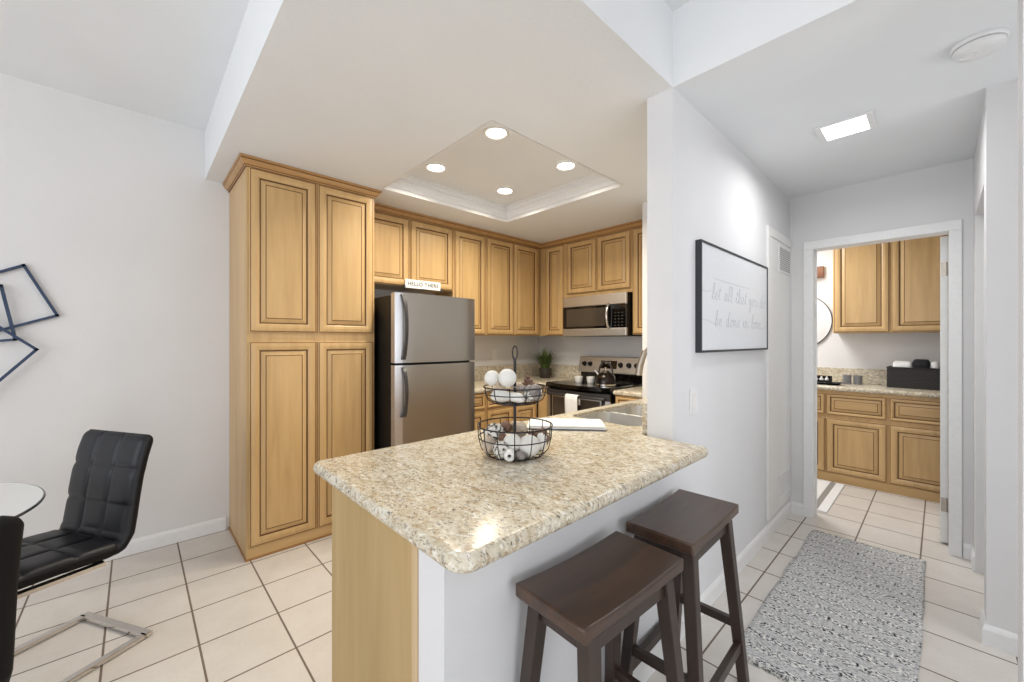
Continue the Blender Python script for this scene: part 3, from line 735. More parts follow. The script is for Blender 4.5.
# potted grass
pg = thing('potted_grass', 'potted tuft of green grass in the counter corner left of the stove', 'plant', (-3.165, 3.505, CT1))
bm = B(); lathe(bm, [(0, 0), (0.058, 0), (0.062, 0.005), (0.074, 0.105), (0.074, 0.112), (0.067, 0.112), (0.064, 0.095), (0, 0.093)], seg=28); obj('pot', bm, M_POT, pg, smooth=True, angle=50)
bm = B(); rnd = random.Random(3)
for k in range(260):
    a = rnd.uniform(0, 2*PI); r0 = rnd.uniform(0, 0.045); lean = rnd.uniform(0.0, 1.0)**0.9; L = rnd.uniform(0.17, 0.30)*(1-0.15*lean)
    b0 = Vector((r0*math.cos(a), r0*math.sin(a), 0.092)); d = Vector((math.cos(a + rnd.uniform(-.5, .5)), math.sin(a + rnd.uniform(-.5, .5)), 0))
    s = Vector((-d.y, d.x, 0)); pts = [b0 + d*(0.25*lean*t*t) + Vector((0, 0, L*(t - 0.22*lean*t*t))) for t in (0, .33, .66, 1)]
    for p in pts: p.y = min(p.y, 0.185); p.x = max(p.x, -0.27)
    ws = [0.0032, 0.0040, 0.0030, 0.0005]; v = [[bm.verts.new(p + s*w), bm.verts.new(p - s*w)] for p, w in zip(pts, ws)]
    mi = 1 if rnd.random() < 0.45 else 0
    for q, w in zip(v, v[1:]): bm.faces.new((q[0], q[1], w[1], w[0])).material_index = mi
obj('grass_blades', bm, [M_GREEN, M_GREEN2], pg)
# wall outlets and switches
def plate(name, label, lo, hi, face, rocker=True):
    o = thing(name, label, 'switch' if rocker else 'outlet', tuple((a+b)/2 for a, b in zip(lo, hi)))
    obj('cover_plate', bx(lo, hi), M_PLATE, o, world=True, bevel=0.0015)
    c = [(a+b)/2 for a, b in zip(lo, hi)]
    if face == 'x':
        if rocker: obj('rocker', bx((hi[0], c[1]-0.017, c[2]-0.034), (hi[0]+0.003, c[1]+0.017, c[2]+0.034)), M_WHITE, o, world=True, bevel=0.001)
        else:
            for dz in (-0.022, 0.022): obj('socket', bx((hi[0], c[1]-0.015, c[2]+dz-0.014), (hi[0]+0.002, c[1]+0.015, c[2]+dz+0.014)), M_WHITE, o, world=True, bevel=0.001)
    return o
plate('light_switch', 'white rocker light switch on the wall below the framed print', (-0.80, 1.885, 0.985), (-0.795, 1.968, 1.105), 'x')
plate('wall_outlet', 'white wall outlet above the corner countertop, behind the tiered basket', (X0, 2.93, 1.12), (X0+0.005, 3.01, 1.24), 'x', False)
# HELLO THERE sign
def text_mesh(txt, size, ext, name):
    c = bpy.data.curves.new(name, 'FONT'); c.body = txt; c.size = size; c.extrude = ext; c.offset = 0.0008; c.align_x = 'CENTER'; c.align_y = 'CENTER'; c.space_character = 1.12
    t = bpy.data.objects.new('tmp', c); COL.objects.link(t)
    me = bpy.data.meshes.new_from_object(t.evaluated_get(bpy.context.evaluated_depsgraph_get())); bpy.data.objects.remove(t); bpy.data.curves.remove(c)
    return me
sg = thing('hello_sign', 'small white HELLO THERE sign hung on the cabinet above the refrigerator', 'sign', (-3.108, 1.845, 1.775), FL)
obj('board', bx((-0.175, -0.012, 0.008), (0.175, 0.0, 0.082)), M_WHITE, sg, bevel=0.001)
me = text_mesh('HELLO THERE', 0.045, 0.0006, 'lettering'); me.transform(Matrix.Translation((0, -0.0125, 0.045)) @ Matrix.Rotation(PI/2, 4, 'X')); me.materials.append(M_FRAME)
o = bpy.data.objects.new('lettering', me); COL.objects.link(o); o.parent = sg
for x in (-0.182, 0.182): 
    bm = B(); box(bm, (x-0.009, -0.014, 0.0), (x+0.009, 0.001, 0.03)); obj('corner_clip', bm, M_FRAME, sg, bevel=0.002)

# ---- two-tier wire basket
bx_c = Vector((-1.103, 1.051, CT1))
tb = thing('tiered_basket', 'two-tier black wire basket stand on the peninsula counter', 'basket', tuple(bx_c))
def wire_basket(name, z0, z1, r0, r1, nv, rw=0.0021):
    bm = B()
    prof = [(r0*0.55, z0), (r0, z0 + 0.004), (r0 + (r1-r0)*0.62, z0 + (z1-z0)*0.26), (r0 + (r1-r0)*0.90, z0 + (z1-z0)*0.60), (r1, z1)]
    for i, (r, z) in enumerate(prof):
        if i == 0: continue
        if i == 2: continue
        tube(bm, [(r*math.cos(2*PI*k/40), r*math.sin(2*PI*k/40), z) for k in range(40)], rw*(1.35 if i == 4 else 1), 6, closed=True)
    for k in range(nv):
        a = 2*PI*k/nv + 0.13; tube(bm, [(0, 0, z0)] + [(r*math.cos(a), r*math.sin(a), z) for r, z in prof], rw*0.9, 6)
    return obj(name, bm, M_WIRE, tb, smooth=True, angle=60)
wire_basket('lower_basket', 0.004, 0.114, 0.108, 0.141, 14)
wire_basket('upper_basket', 0.196, 0.258, 0.086, 0.118, 12)
bm = B(); tube(bm, [(0, 0, 0.002), (0, 0, 0.365)], 0.0055, 12); lathe(bm, [(0, 0.186), (0.022, 0.186), (0.022, 0.192), (0.008, 0.196), (0, 0.197)], seg=18); obj('pole', bm, M_WIRE, tb, smooth=True)
bm = B(); tube(bm, [(0.009*math.cos(2*PI*k/24)*0.7, 0.009*math.cos(2*PI*k/24)*0.7, 0.385 + 0.026*math.sin(2*PI*k/24)) for k in range(24)], 0.0028, 8, closed=True); obj('ring_handle', bm, M_WIRE, tb, smooth=True)
# fill: balls and shells, each its own object.  image-right on the counter = (0.684, 0.729), towards the camera = (0.729, -0.684)
RT = Vector((0.684, 0.729, 0)); TW = Vector((0.729, -0.684, 0))
def bpos(r, t, z): return bx_c + RT*r + TW*t + Vector((0, 0, z))
def lump(name, label, cat, p, size, mat, seed, amp=0.12, freq=2.2, rot=(0, 0, 0), group=None):
    bm = B(); bmesh.ops.create_icosphere(bm, subdivisions=3, radius=1.0)
    R = Matrix.Rotation(rot[0], 3, 'X') @ Matrix.Rotation(rot[1], 3, 'Y') @ Matrix.Rotation(rot[2], 3, 'Z')
    for v in bm.verts:
        k = 1 + amp*noise.noise(v.co*freq + Vector((seed*7.3, seed*3.1, seed)))
        v.co = R @ Vector((v.co.x*size[0]*k, v.co.y*size[1]*k, v.co.z*size[2]*k))
    o = obj(name, bm, mat, smooth=True, angle=80); o.location = p; return tag(o, label, cat, group)
def conch(name, label, p, L, R, mat, rot, turns=5):
    """a spiral shell: cone of swelling whorls with an open lip"""
    bm = B(); pts = []; rs = []; n = turns*14
    for k in range(n+1):
        t = k/n; a = 2*PI*turns*t; rad = R*0.55*t**1.3
        pts.append((rad*math.cos(a), rad*math.sin(a), L*(1 - t) - L*0.5)); rs.append(max(0.0012, R*0.62*t**1.25))
    tube(bm, pts, rs, 10)
    o = obj(name, bm, mat, smooth=True, angle=70); o.location = p; o.rotation_euler = rot; return tag(o, label, 'seashell')
def ball(label, p, r, g='white decorative balls'):
    bm = B(); bmesh.ops.create_uvsphere(bm, u_segments=32, v_segments=18, radius=r)
    o = obj('decorative_ball', bm, M_BALL, smooth=True, angle=90); o.location = p; return tag(o, label, 'ball', g)
# upper tier
ball('white ball on the left side of the upper basket', bpos(-0.086, 0.015, 0.291), 0.0285)
ball('larger white ball beside the pole in the upper basket', bpos(-0.028, 0.040, 0.294), 0.0335)
lump('shell', 'pale shell lying low at the left of the upper basket', 'seashell', bpos(-0.050, 0.040, 0.228), (0.040, 0.026, 0.022), M_BALL, 3, 0.25, rot=(0.2, 0.3, 0.7))
lump('scallop_shell', 'white shell at the front of the upper basket below the balls', 'seashell', bpos(0.004, 0.060, 0.224), (0.034, 0.022, 0.018), M_WHITE, 5, 0.2, rot=(0, 0.2, 0.4))
conch('conch_shell', 'grey-beige spiral shell lying across the right of the upper basket', bpos(0.036, 0.036, 0.252), 0.105, 0.030, M_GREYSH, (1.35, 0.25, -0.95))
lump('shell', 'speckled shell at the front right of the upper basket', 'seashell', bpos(0.052, 0.036, 0.227), (0.028, 0.024, 0.022), M_SPECK, 8, 0.25)
lump('shell', 'white shell against the right rim of the upper basket', 'seashell', bpos(0.082, 0.005, 0.240), (0.018, 0.022, 0.022), M_WHITE, 9, 0.22)
conch('cone_shell', 'dark brown pointed shell standing at the back of the upper basket', bpos(0.050, -0.045, 0.280), 0.085, 0.030, M_BROWN, (0.15, -0.2, 0.4))
conch('conch_shell', 'beige spiral shell standing behind the balls in the upper basket', bpos(-0.052, -0.045, 0.275), 0.10, 0.028, M_CORAL, (0.2, 0.15, 1.0))
lump('shell', 'brown shell behind the pole in the upper basket', 'seashell', bpos(0.008, -0.040, 0.245), (0.030, 0.026, 0.024), M_CORAL, 12, 0.25)
# lower tier
lump('coral_piece', 'speckled grey coral piece at the left rim of the lower basket', 'coral', bpos(-0.078, -0.005, 0.085), (0.042, 0.034, 0.032), M_SPECK, 21, 0.3)
lump('shell', 'beige shell low at the far left of the lower basket', 'seashell', bpos(-0.095, 0.025, 0.045), (0.030, 0.026, 0.032), M_CORAL, 22, 0.22)
lump('coral_piece', 'white coral piece with dark holes, front left of the lower basket', 'coral', bpos(-0.052, 0.075, 0.038), (0.034, 0.026, 0.032), M_SPECK, 23, 0.2)
ball('white ball behind the pole line at the middle of the lower basket', bpos(-0.010, 0.052, 0.058), 0.0335)
ball('large white ball at the front right of the lower basket', bpos(0.052, 0.052, 0.046), 0.040)
bm = B(); lathe(bm, [(0.006, -0.018), (0.019, -0.020), (0.021, 0.0), (0.019, 0.018), (0.015, 0.021), (0.007, 0.020), (0.006, 0.0)], seg=24, M=Matrix.Rotation(PI/2, 4, 'X'))
o = obj('napkin_ring', bm, M_WHITE, smooth=True, angle=60); o.location = bpos(-0.020, 0.098, 0.026); o.rotation_euler = (0, 0, math.radians(47)); tag(o, 'small round white shell with a hole at the lower basket front', 'seashell')
lump('shell', 'purple-grey shell at the front bottom of the lower basket', 'seashell', bpos(0.017, 0.092, 0.022), (0.024, 0.017, 0.015), M_GREYSH, 25, 0.3)
lump('shell', 'dark reddish brown shell near the back of the lower basket', 'seashell', bpos(-0.036, -0.030, 0.098), (0.026, 0.022, 0.022), M_BROWN, 26, 0.25)
lump('shell', 'brown shell wedged between balls left of centre in the lower basket', 'seashell', bpos(-0.046, 0.030, 0.070), (0.018, 0.016, 0.018), M_BROWN, 27, 0.25)
conch('conch_shell', 'brown mottled spiral shell at the right of the lower basket', bpos(0.070, 0.005, 0.082), 0.10, 0.028, M_BROWN, (1.4, 0.2, -0.7))
lump('shell', 'pale shell heaped at the back of the lower basket', 'seashell', bpos(0.012, -0.055, 0.085), (0.044, 0.034, 0.030), M_CORAL, 28, 0.22)
lump('shell', 'white shell against the right rim of the lower basket', 'seashell', bpos(0.100, 0.018, 0.055), (0.018, 0.022, 0.034), M_WHITE, 29, 0.2)
lump('shell', 'beige shell low at the back of the lower basket', 'seashell', bpos(0.02, -0.02, 0.038), (0.045, 0.040, 0.030), M_CORAL, 30, 0.2)

# ================================================================== BAR STOOLS
def make_stool(loc, label):
    t = thing('bar_stool', label, 'stool', loc, 0, 'saddle-seat bar stools at the peninsula')
    L, D, H, T = 0.455, 0.236, 0.692, 0.038
    bm = B(); nx, ny = 8, 20; top = []; bot = []
    for j in range(ny+1):
        v = -L/2 + L*j/ny; rt_, rb_ = [], []
        for i in range(nx+1):
            u = -D/2 + D*i/nx
            dip = 0.009*(1 - (2*v/L)**2)
            rt_.append(bm.verts.new((u, v, H - dip))); rb_.append(bm.verts.new((u, v, H - T - (0.0 if abs(v) > L/2-0.03 else 0.0))))
        top.append(rt_); bot.append(rb_)
    for j in range(ny):
        for i in range(nx):
            bm.faces.new((top[j][i], top[j][i+1], top[j+1][i+1], top[j+1][i])); bm.faces.new((bot[j][i], bot[j+1][i], bot[j+1][i+1], bot[j][i+1]))
    for j in range(ny):
        bm.faces.new((top[j][0], top[j+1][0], bot[j+1][0], bot[j][0])); bm.faces.new((top[j+1][nx], top[j][nx], bot[j][nx], bot[j+1][nx]))
    for i in range(nx):
        bm.faces.new((top[0][i+1], top[0][i], bot[0][i], bot[0][i+1])); bm.faces.new((top[ny][i], top[ny][i+1], bot[ny][i+1], bot[ny][i]))
    obj('seat', bm, M_DKWOOD, t, smooth=True, angle=30, bevel=0.006)
    tx, ty_, bxx, by = 0.082, 0.170, 0.136, 0.222
    def at(sx, sy, z):
        k = 1 - z/(H-T); return Vector((sx*(tx + (bxx-tx)*k), sy*(ty_ + (by-ty_)*k), z))
    for sx in (-1, 1):
        for sy_ in (-1, 1):
            a = at(sx, sy_, H-T-0.0005); b = at(sx, sy_, 0.0); w = 0.021
            bm = B(); k4 = ((-1, -1), (1, -1), (1, 1), (-1, 1))
            hexa(bm, [b + Vector((p*w*0.82, q*w*0.82, 0)) for p, q in k4], [a + Vector((p*w, q*w, 0)) for p, q in k4])
            obj('leg', bm, M_DKLEG, t, bevel=0.003)
    for sx in (-1, 1):
        a, b = at(sx, -1, H-T-0.030), at(sx, 1, H-T-0.030); obj('apron', beam(B(), a, b, 0.020, 0.055), M_DKLEG, t)
        a, b = at(sx, -1, 0.155), at(sx, 1, 0.155); obj('side_rail', beam(B(), a, b, 0.022, 0.038), M_DKLEG, t, bevel=0.002)
    for sy_ in (-1, 1):
        a, b = at(-1, sy_, H-T-0.030), at(1, sy_, H-T-0.030); obj('apron', beam(B(), a, b, 0.020, 0.055), M_DKLEG, t)
        a, b = at(-1, sy_, 0.235), at(1, sy_, 0.235); obj('cross_rail', beam(B(), a, b, 0.022, 0.032), M_DKLEG, t, bevel=0.002)
    return t
st1 = make_stool((-0.642, 0.955, 0), 'dark brown saddle-seat bar stool nearest the counter corner')
st1.rotation_euler.z = math.radians(-2.5)
dup(st1, (-0.651, 1.497, 0), math.radians(1.5), 'dark brown saddle-seat bar stool nearer the hall, next to the grey rug')

# ================================================================== DINING SIDE
def cushion(path, width, t, nu, nv, tuft, bulge=0.012):
    """tufted pad swept along path [(f, z)...] in the local x-z plane, lateral = y"""
    import bisect
    P = [Vector((a, 0, b)) for a, b in path]; seg = [0]
    for a, b in zip(P, P[1:]): seg.append(seg[-1] + (b-a).length)
    Ltot = seg[-1]
    def at(u):
        s = u*Ltot; i = min(len(P)-2, max(0, bisect.bisect_right(seg, s)-1)); k = (s-seg[i])/(seg[i+1]-seg[i]); return P[i].lerp(P[i+1], k)
    bm = B(); F, K = [], []
    for j in range(nu+1):
        u = j/nu; p = at(u); d = (at(min(1, u+0.04)) - at(max(0, u-0.04))).normalized(); nrm = Vector((-d.z, 0, d.x))
        rf_, rk = [], []
        for i in range(nv+1):
            v = i/nv; e = (1 - abs(2*v-1)**10)*(1 - abs(2*u-1)**14); th = t*(0.35 + 0.65*e**0.5 if e > 0 else 0.35)
            fu, fv = (u*tuft[0]) % 1, (v*tuft[1]) % 1
            pil = max(0, (1-abs(2*fu-1)**6))*max(0, (1-abs(2*fv-1)**8))
            sd = min(u, 1-u)*Ltot; rc = 0.032; cut = rc - math.sqrt(max(0, rc*rc - (rc-sd)**2)) if sd < rc else 0
            y = (v-0.5)*(width - 2*cut)
            rf_.append(bm.verts.new(p + Vector((0, y, 0)) + nrm*(th/2 + bulge*(pil-1)*(1 if 0 < u < 1 else 0))))
            rk.append(bm.verts.new(p + Vector((0, y, 0)) - nrm*th/2))
        F.append(rf_); K.append(rk)
    for j in range(nu):
        for i in range(nv):
            bm.faces.new((F[j][i], F[j][i+1], F[j+1][i+1], F[j+1][i])).material_index = 0
            bm.faces.new((K[j][i], K[j+1][i], K[j+1][i+1], K[j][i+1])).material_index = 1
        for i, s in ((0, 1), (nv, -1)): bm.faces.new((F[j][i], F[j+1][i], K[j+1][i], K[j][i])).material_index = 1
    for i in range(nv):
        for j in (0, nu): bm.faces.new((F[j][i], F[j][i+1], K[j][i+1], K[j][i])).material_index = 1
    return bm
def make_chair(loc, rz, label):
    """local +x = the way the sitter faces; origin under the back of the seat"""
    c = thing('dining_chair', label, 'chair', loc, rz, 'black leatherette dining chairs round the glass table')
    back = [(0.055, 0.436), (0.012, 0.452), (-0.014, 0.495), (-0.024, 0.56), (-0.034, 0.64), (-0.048, 0.73), (-0.068, 0.82), (-0.094, 0.905)]
    obj('backrest', cushion(back[::-1], 0.435, 0.058, 104, 60, (3.4, 3), 0.009), [M_LEATH, M_BLKBACK], c, smooth=True, angle=60)
    seat = [(0.445, 0.435), (0.425, 0.462), (0.36, 0.472), (0.20, 0.468), (0.06, 0.452), (0.0, 0.455)]
    seat = [(0.012, 0.452), (0.06, 0.450), (0.20, 0.464), (0.36, 0.472), (0.42, 0.466), (0.445, 0.445)]
    obj('seat', cushion(seat, 0.435, 0.070, 90, 60, (3, 3), 0.009), [M_LEATH, M_BLKBACK], c, smooth=True, angle=60)
    w = 0.208
    for s in (-1, 1):
        bm = B(); y = s*w
        pts = [(0.075, y, 0.412), (0.40, y, 0.430), (0.435, y, 0.41), (0.43, y, 0.05), (0.395, y, 0.013), (-0.073, y, 0.013)]
        for a, b in zip(pts, pts[1:]): beam(bm, a, b, 0.032, 0.016, (0, 0, 1) if abs(a[2]-b[2]) < abs(a[0]-b[0]) else (1, 0, 0))
        obj('leg_frame', bm, M_CHROME, c, bevel=0.002)
    obj('floor_bar', beam(B(), (-0.078, -w-0.016, 0.013), (-0.078, w+0.016, 0.013), 0.034, 0.016), M_CHROME, c, bevel=0.002)
    obj('seat_bar', beam(B(), (0.085, -w, 0.412), (0.085, w, 0.412), 0.03, 0.014), M_CHROME, c)
    for s in (-1, 1): obj('foot_pad', bx((-0.09, s*(w-0.02)-0.012, 0.0), (-0.066, s*(w-0.02)+0.012, 0.0045)), M_BLKBACK, c)
    return c
ch1 = make_chair((-2.584, -0.133, 0), -1.046, 'black tufted leatherette dining chair facing the glass table beside the left wall')
TC = Vector((-2.336, -0.749, 0))
phi = math.radians(22.0)
dup(ch1, (TC.x + 0.835*math.cos(phi), TC.y + 0.835*math.sin(phi), 0), phi + PI, 'black dining chair seen from behind at the left edge, nearest the camera')
gt = thing('dining_table', 'round glass-top dining table between the black chairs', 'table', tuple(TC))
bm = B(); lathe(bm, [(0, 0.728), (0.494, 0.728), (0.494, 0.738), (0, 0.738)], seg=72); obj('glass_top', bm, M_GLASS, gt, smooth=True)
bm = B(); lathe(bm, [(0.494, 0.728), (0.4985, 0.729), (0.5, 0.733), (0.4985, 0.737), (0.494, 0.738)], seg=72); obj('glass_edge', bm, M_GLASSE, gt, smooth=True)
bm = B(); lathe(bm, [(0, 0.0), (0.16, 0.0), (0.16, 0.012), (0.05, 0.03), (0.035, 0.06), (0.032, 0.66), (0.10, 0.70), (0.14, 0.727), (0, 0.727)], seg=36); obj('pedestal', bm, M_CHROME, gt, smooth=True, angle=40)
# wall art
wa = thing('wall_art', 'blue-grey metal wall art of overlapping open quadrilaterals on the left wall', 'wall art', (X0, -0.55, 1.4))
for xo, q in ((0.013, ((-0.443, 1.746), (-0.321, 1.476), (-.68, 1.32), (-.80, 1.545))), (0.027, ((-.519, 1.625), (-.471, 1.338), (-.82, 1.29), (-.88, 1.57))), (0.041, ((-.394, 1.283), (-.64, 1.515), (-.90, 1.25), (-.64, .97)))):
    bm = B(); pts = [Vector((X0+xo, y, z)) for y, z in q]; n = len(pts)
    for i in range(n):
        a, b = pts[i], pts[(i+1) % n]; d = (b-a).normalized()*0.007; beam(bm, a-d, b+d, 0.013, 0.014, (1, 0, 0))
    obj('quadrilateral', bm, M_ART, wa, world=True)
bm = B()
for y, z in ((-.60, 1.36), (-.60, 1.50)): tube(bm, [(X0+0.0005, y, z), (X0+0.03, y, z)], 0.006)
obj('wall_peg', bm, M_ART, wa, world=True)

# ================================================================== HALL
# framed print
fp = thing('framed_print', 'black framed white print with grey script lettering on the hall wall', 'picture', (-0.80, 2.49, 1.274))
fy0, fy1, fz0, fz1, fx = 1.952, 3.028, 1.274, 1.812, -0.772
bm = B(); t = 0.011
for lo, hi in (((fy0, fz0), (fy0+t, fz1)), ((fy1-t, fz0), (fy1, fz1)), ((fy0+t, fz0), (fy1-t, fz0+t)), ((fy0+t, fz1-t), (fy1-t, fz1))):
    box(bm, (-0.7995, lo[0], lo[1]), (fx, hi[0], hi[1]))
obj('frame', bm, M_FRAME, fp, world=True)
pr = obj('print', bx((-0.798, fy0+t, fz0+t), (fx-0.004, fy1-t, fz1-t)), M_PAPER, fp, world=True)
# single-stroke cursive letters, x-height 1, slanted
GL = {
 'l': (0.55, [[(0, 0.1), (.3, .9), (.38, 1.9), (.25, 2.1), (.16, 1.6), (.16, .4), (.3, 0), (.55, .2)]]),
 'e': (0.7, [[(0, .3), (.4, .5), (.5, .85), (.32, 1), (.14, .7), (.16, .2), (.4, 0), (.7, .25)]]),
 't': (0.6, [[(0, .2), (.26, 1.0), (.3, 1.7), (.22, .4), (.34, 0), (.6, .2)], [(.02, 1.2), (.6, 1.26)]]),
 'a': (0.85, [[(.5, .9), (.25, 1), (.06, .6), (.14, .1), (.36, .1), (.54, .95), (.5, .3), (.6, 0), (.85, .2)]]),
 'h': (0.85, [[(0, .1), (.26, 1.2), (.3, 2.0), (.18, 1.9), (.14, 0), (.24, .7), (.44, 1), (.54, .7), (.52, .2), (.62, 0), (.85, .2)]]),
 'y': (0.85, [[(0, .8), (.14, 1), (.16, .3), (.3, .1), (.5, .95), (.46, -.6), (.3, -1), (.14, -.7), (.5, -.1), (.85, .2)]]),
 'o': (0.75, [[(.3, 1), (.08, .7), (.1, .15), (.32, 0), (.5, .4), (.42, .95), (.3, 1), (.5, .85), (.75, .8)]]),
 'u': (0.9, [[(0, .7), (.1, 1), (.1, .25), (.26, 0), (.5, .4), (.52, 1), (.52, .25), (.66, 0), (.9, .2)]]),
 'd': (0.9, [[(.48, .9), (.25, 1), (.06, .6), (.14, .1), (.36, .1), (.58, 2.1), (.54, .3), (.64, 0), (.9, .2)]]),
 'b': (0.75, [[(0, .1), (.24, 1.2), (.3, 2.0), (.18, 1.8), (.14, .2), (.34, 0), (.5, .45), (.4, .85), (.75, .8)]]),
 'n': (0.9, [[(0, .8), (.1, 1), (.12, 0), (.24, .75), (.44, 1), (.54, .7), (.54, .2), (.66, 0), (.9, .2)]]),
 'i': (0.5, [[(0, .3), (.16, 1), (.16, .2), (.28, 0), (.5, .2)], [(.2, 1.45), (.24, 1.5)]]),
 'v': (0.75, [[(0, .8), (.12, 1), (.26, 0), (.5, .9), (.44, 1), (.75, .8)]]),
}
def smooth_line(p, n=4):
    out = []
    for i in range(len(p)-1):
        p0, p1, p2, p3 = p[max(i-1, 0)], p[i], p[i+1], p[min(i+2, len(p)-1)]
        for k in range(n):
            t = k/n
            out.append(tuple(0.5*((2*p1[j]) + (-p0[j]+p2[j])*t + (2*p0[j]-5*p1[j]+4*p2[j]-p3[j])*t*t + (-p0[j]+3*p1[j]-3*p2[j]+p3[j])*t**3) for j in (0, 1)))
    out.append(p[-1]); return out
def script(bm, txt, y0, z0, h, length):
    w = sum(0.75 if c == ' ' else GL[c][0] for c in txt); sx = length/w; x = 0
    for c in txt:
        if c == ' ': x += 0.75; continue
        for s in GL[c][1]:
            pts = [(fx - 0.0037, y0 + (x + px + 0.12*pz)*sx, z0 + pz*h) for px, pz in smooth_line(s)]
            tube(bm, pts, 0.0011, 4)
        x += GL[c][0]
for txt, ya, za, ln, tails in (('let all that you do', 2.09, 1.540, 0.88, (((1.97, 1.575), (2.02, 1.570), (2.09, 1.58)), ((2.11, 1.645), (2.30, 1.640), (2.68, 1.640)))),
                                 ('be done in love', 2.13, 1.405, 0.75, (((1.97, 1.432), (2.04, 1.432), (2.13, 1.415)), ((2.88, 1.41), (2.94, 1.405), (3.0, 1.43))))):
    adv = lambda t: sum(0.75 if c == ' ' else GL[c][0] for c in t)
    u = ln/adv(txt); pos = 0.0; words = txt.split(' ')
    for i, wd in enumerate(words):
        bm = B(); script(bm, wd, ya + pos*u, za, 0.040, adv(wd)*u)
        if i == 0: tube(bm, [(fx-0.0037, y, z) for y, z in tails[0]], 0.0008, 4)
        obj('lettering', bm, M_INK, pr); pos += adv(wd) + 0.75
    bm = B(); tube(bm, [(fx-0.0037, y, z) for y, z in tails[1]], 0.0008, 4); obj('flourish', bm, M_INK, pr)
# runner rug
bm = B(); nx, ny = 28, 80; x0, x1, y0, y1 = -0.612, -0.055, 1.865, 3.465
g = []
for j in range(ny+1):
    row = []
    for i in range(nx+1):
        u, v = i/nx, j/ny; x = x0 + (x1-x0)*u; y = y0 + (y1-y0)*v
        x += 0.010*noise.noise(Vector((v*6, 1.3 if u > .5 else 7.7, 0)))*(1 if i in (0, nx) else .6); y += 0.008*noise.noise(Vector((u*5, 2.2 if v > .5 else 9.1, 0)))
        row.append(bm.verts.new((x, y, 0.008 + 0.003*noise.noise(Vector((x*30, y*30, 0))))))
    g.append(row)
for j in range(ny):
    for i in range(nx): bm.faces.new((g[j][i], g[j][i+1], g[j+1][i+1], g[j+1][i]))
rg = thing('runner_rug', 'grey and white heathered woven runner rug on the hall tiles', 'rug', (-0.33, 2.66, 0))
o = obj('weave', bm, M_RUG, rg, world=True, smooth=True); sm = o.modifiers.new('s', 'SOLIDIFY'); sm.thickness = 0.0065; sm.offset = -1
bm = B(); rnd = random.Random(11)
M_FRINGE = speck('rug_fringe', (96, 96, 100), (222, 220, 212), 60)
for yy, sg_ in ((y0, -1), (y1, 1)):
    bm = B()
    for k in range(110):
        x = x0 + 0.01 + (x1-x0-0.02)*k/109; L = rnd.uniform(0.006, 0.018)
        tube(bm, [(x, yy - sg_*0.006, 0.007), (x + rnd.uniform(-.004, .004), yy + sg_*L*0.6, 0.006), (x + rnd.uniform(-.007, .007), yy + sg_*L, 0.003)], 0.0024, 5)
    obj('fringe', bm, M_FRINGE, rg, world=True)
# ceiling panel light
hl = thing('ceiling_light', 'square white flush ceiling light in the hall', 'light', (-0.335, 2.69, HC))
bm = B()
ax0, ax1, ay0, ay1 = -0.452, -0.220, 2.585, 2.795
for lo, hi in (((ax0, ay0), (ax0+0.028, ay1)), ((ax1-0.028, ay0), (ax1, ay1)), ((ax0+0.028, ay0), (ax1-0.028, ay0+0.012)), ((ax0+0.028, ay1-0.012), (ax1-0.028, ay1))):
    box(bm, (lo[0], lo[1], HC-0.010), (hi[0], hi[1], HC-0.0005))
obj('frame', bm, M_PLATE, hl, world=True, bevel=0.002)
obj('diffuser', bx((ax0+0.028, ay0+0.012, HC-0.006), (ax1-0.028, ay1-0.012, HC-0.001)), M_LED2, hl, world=True)
area('hall_lamp_light', (-0.335, 2.69, HC-0.012), (0, 0, 0), 0.20, 0.20, 5.4, (1.0, 0.99, 0.98), math.radians(166))
# smoke detector
sd = thing('smoke_detector', 'round white smoke detector on the hall ceiling', 'smoke detector', (0.098, 2.285, HC))
bm = B(); lathe(bm, [(0, -0.0005), (0.072, -0.0005), (0.074, -0.010), (0.070, -0.016), (0, -0.016)], seg=40); obj('base', bm, M_PLATE, sd, smooth=True, angle=40)
bm = B(); lathe(bm, [(0.064, -0.016), (0.064, -0.019), (0.0, -0.019)], seg=40); obj('gap', bm, M_SLOT, sd)
bm = B(); lathe(bm, [(0, -0.019), (0.067, -0.019), (0.068, -0.026), (0.058, -0.037), (0.040, -0.041), (0, -0.041)], seg=40); cv = obj('cover', bm, M_PLATE, sd, smooth=True, angle=40)
bm = B(); tube(bm, [(0.024*math.cos(2*PI*k/24) - 0.028, 0.024*math.sin(2*PI*k/24) - 0.012, -0.0405) for k in range(24)], 0.003, 6, closed=True); obj('test_button', bm, M_PLATE, cv, smooth=True)

# ================================================================== RECESSED LIGHTS
def can_light(x, y, label):
    o = thing('recessed_light', label, 'light', (x, y, TZ), 0, 'recessed lights in the kitchen ceiling tray')
    bm = B(); lathe(bm, [(0.078, -0.0005), (0.078, -0.005), (0.066, -0.009), (0.058, -0.004), (0.058, -0.0005)], seg=36); obj('trim_ring', bm, M_PLATE, o, smooth=True)
    bm = B(); lathe(bm, [(0.0, -0.003), (0.058, -0.003), (0.058, -0.0006), (0, -0.0006)], seg=36); obj('lamp', bm, M_LED, o)
    return o
cans = [(-1.808, 1.570, 'recessed ceiling light nearest the camera in the kitchen tray'), (-2.465, 1.570, 'recessed ceiling light above the refrigerator side of the tray'), (-1.810, 2.222, 'recessed ceiling light on the sink side of the tray'), (-2.455, 2.225, 'recessed ceiling light farthest back in the tray, near the corner')]
c0 = None
for x, y, lb in cans:
    if c0 is None: c0 = can_light(x, y, lb)
    else: dup(c0, (x, y, TZ), 0, lb)
    area('kitchen_lamp_light', (x, y, TZ-0.014), (0, 0, 0), 0.11, 0.11, 9.2, (1.0, 0.915, 0.76), math.radians(146), 'DISK')

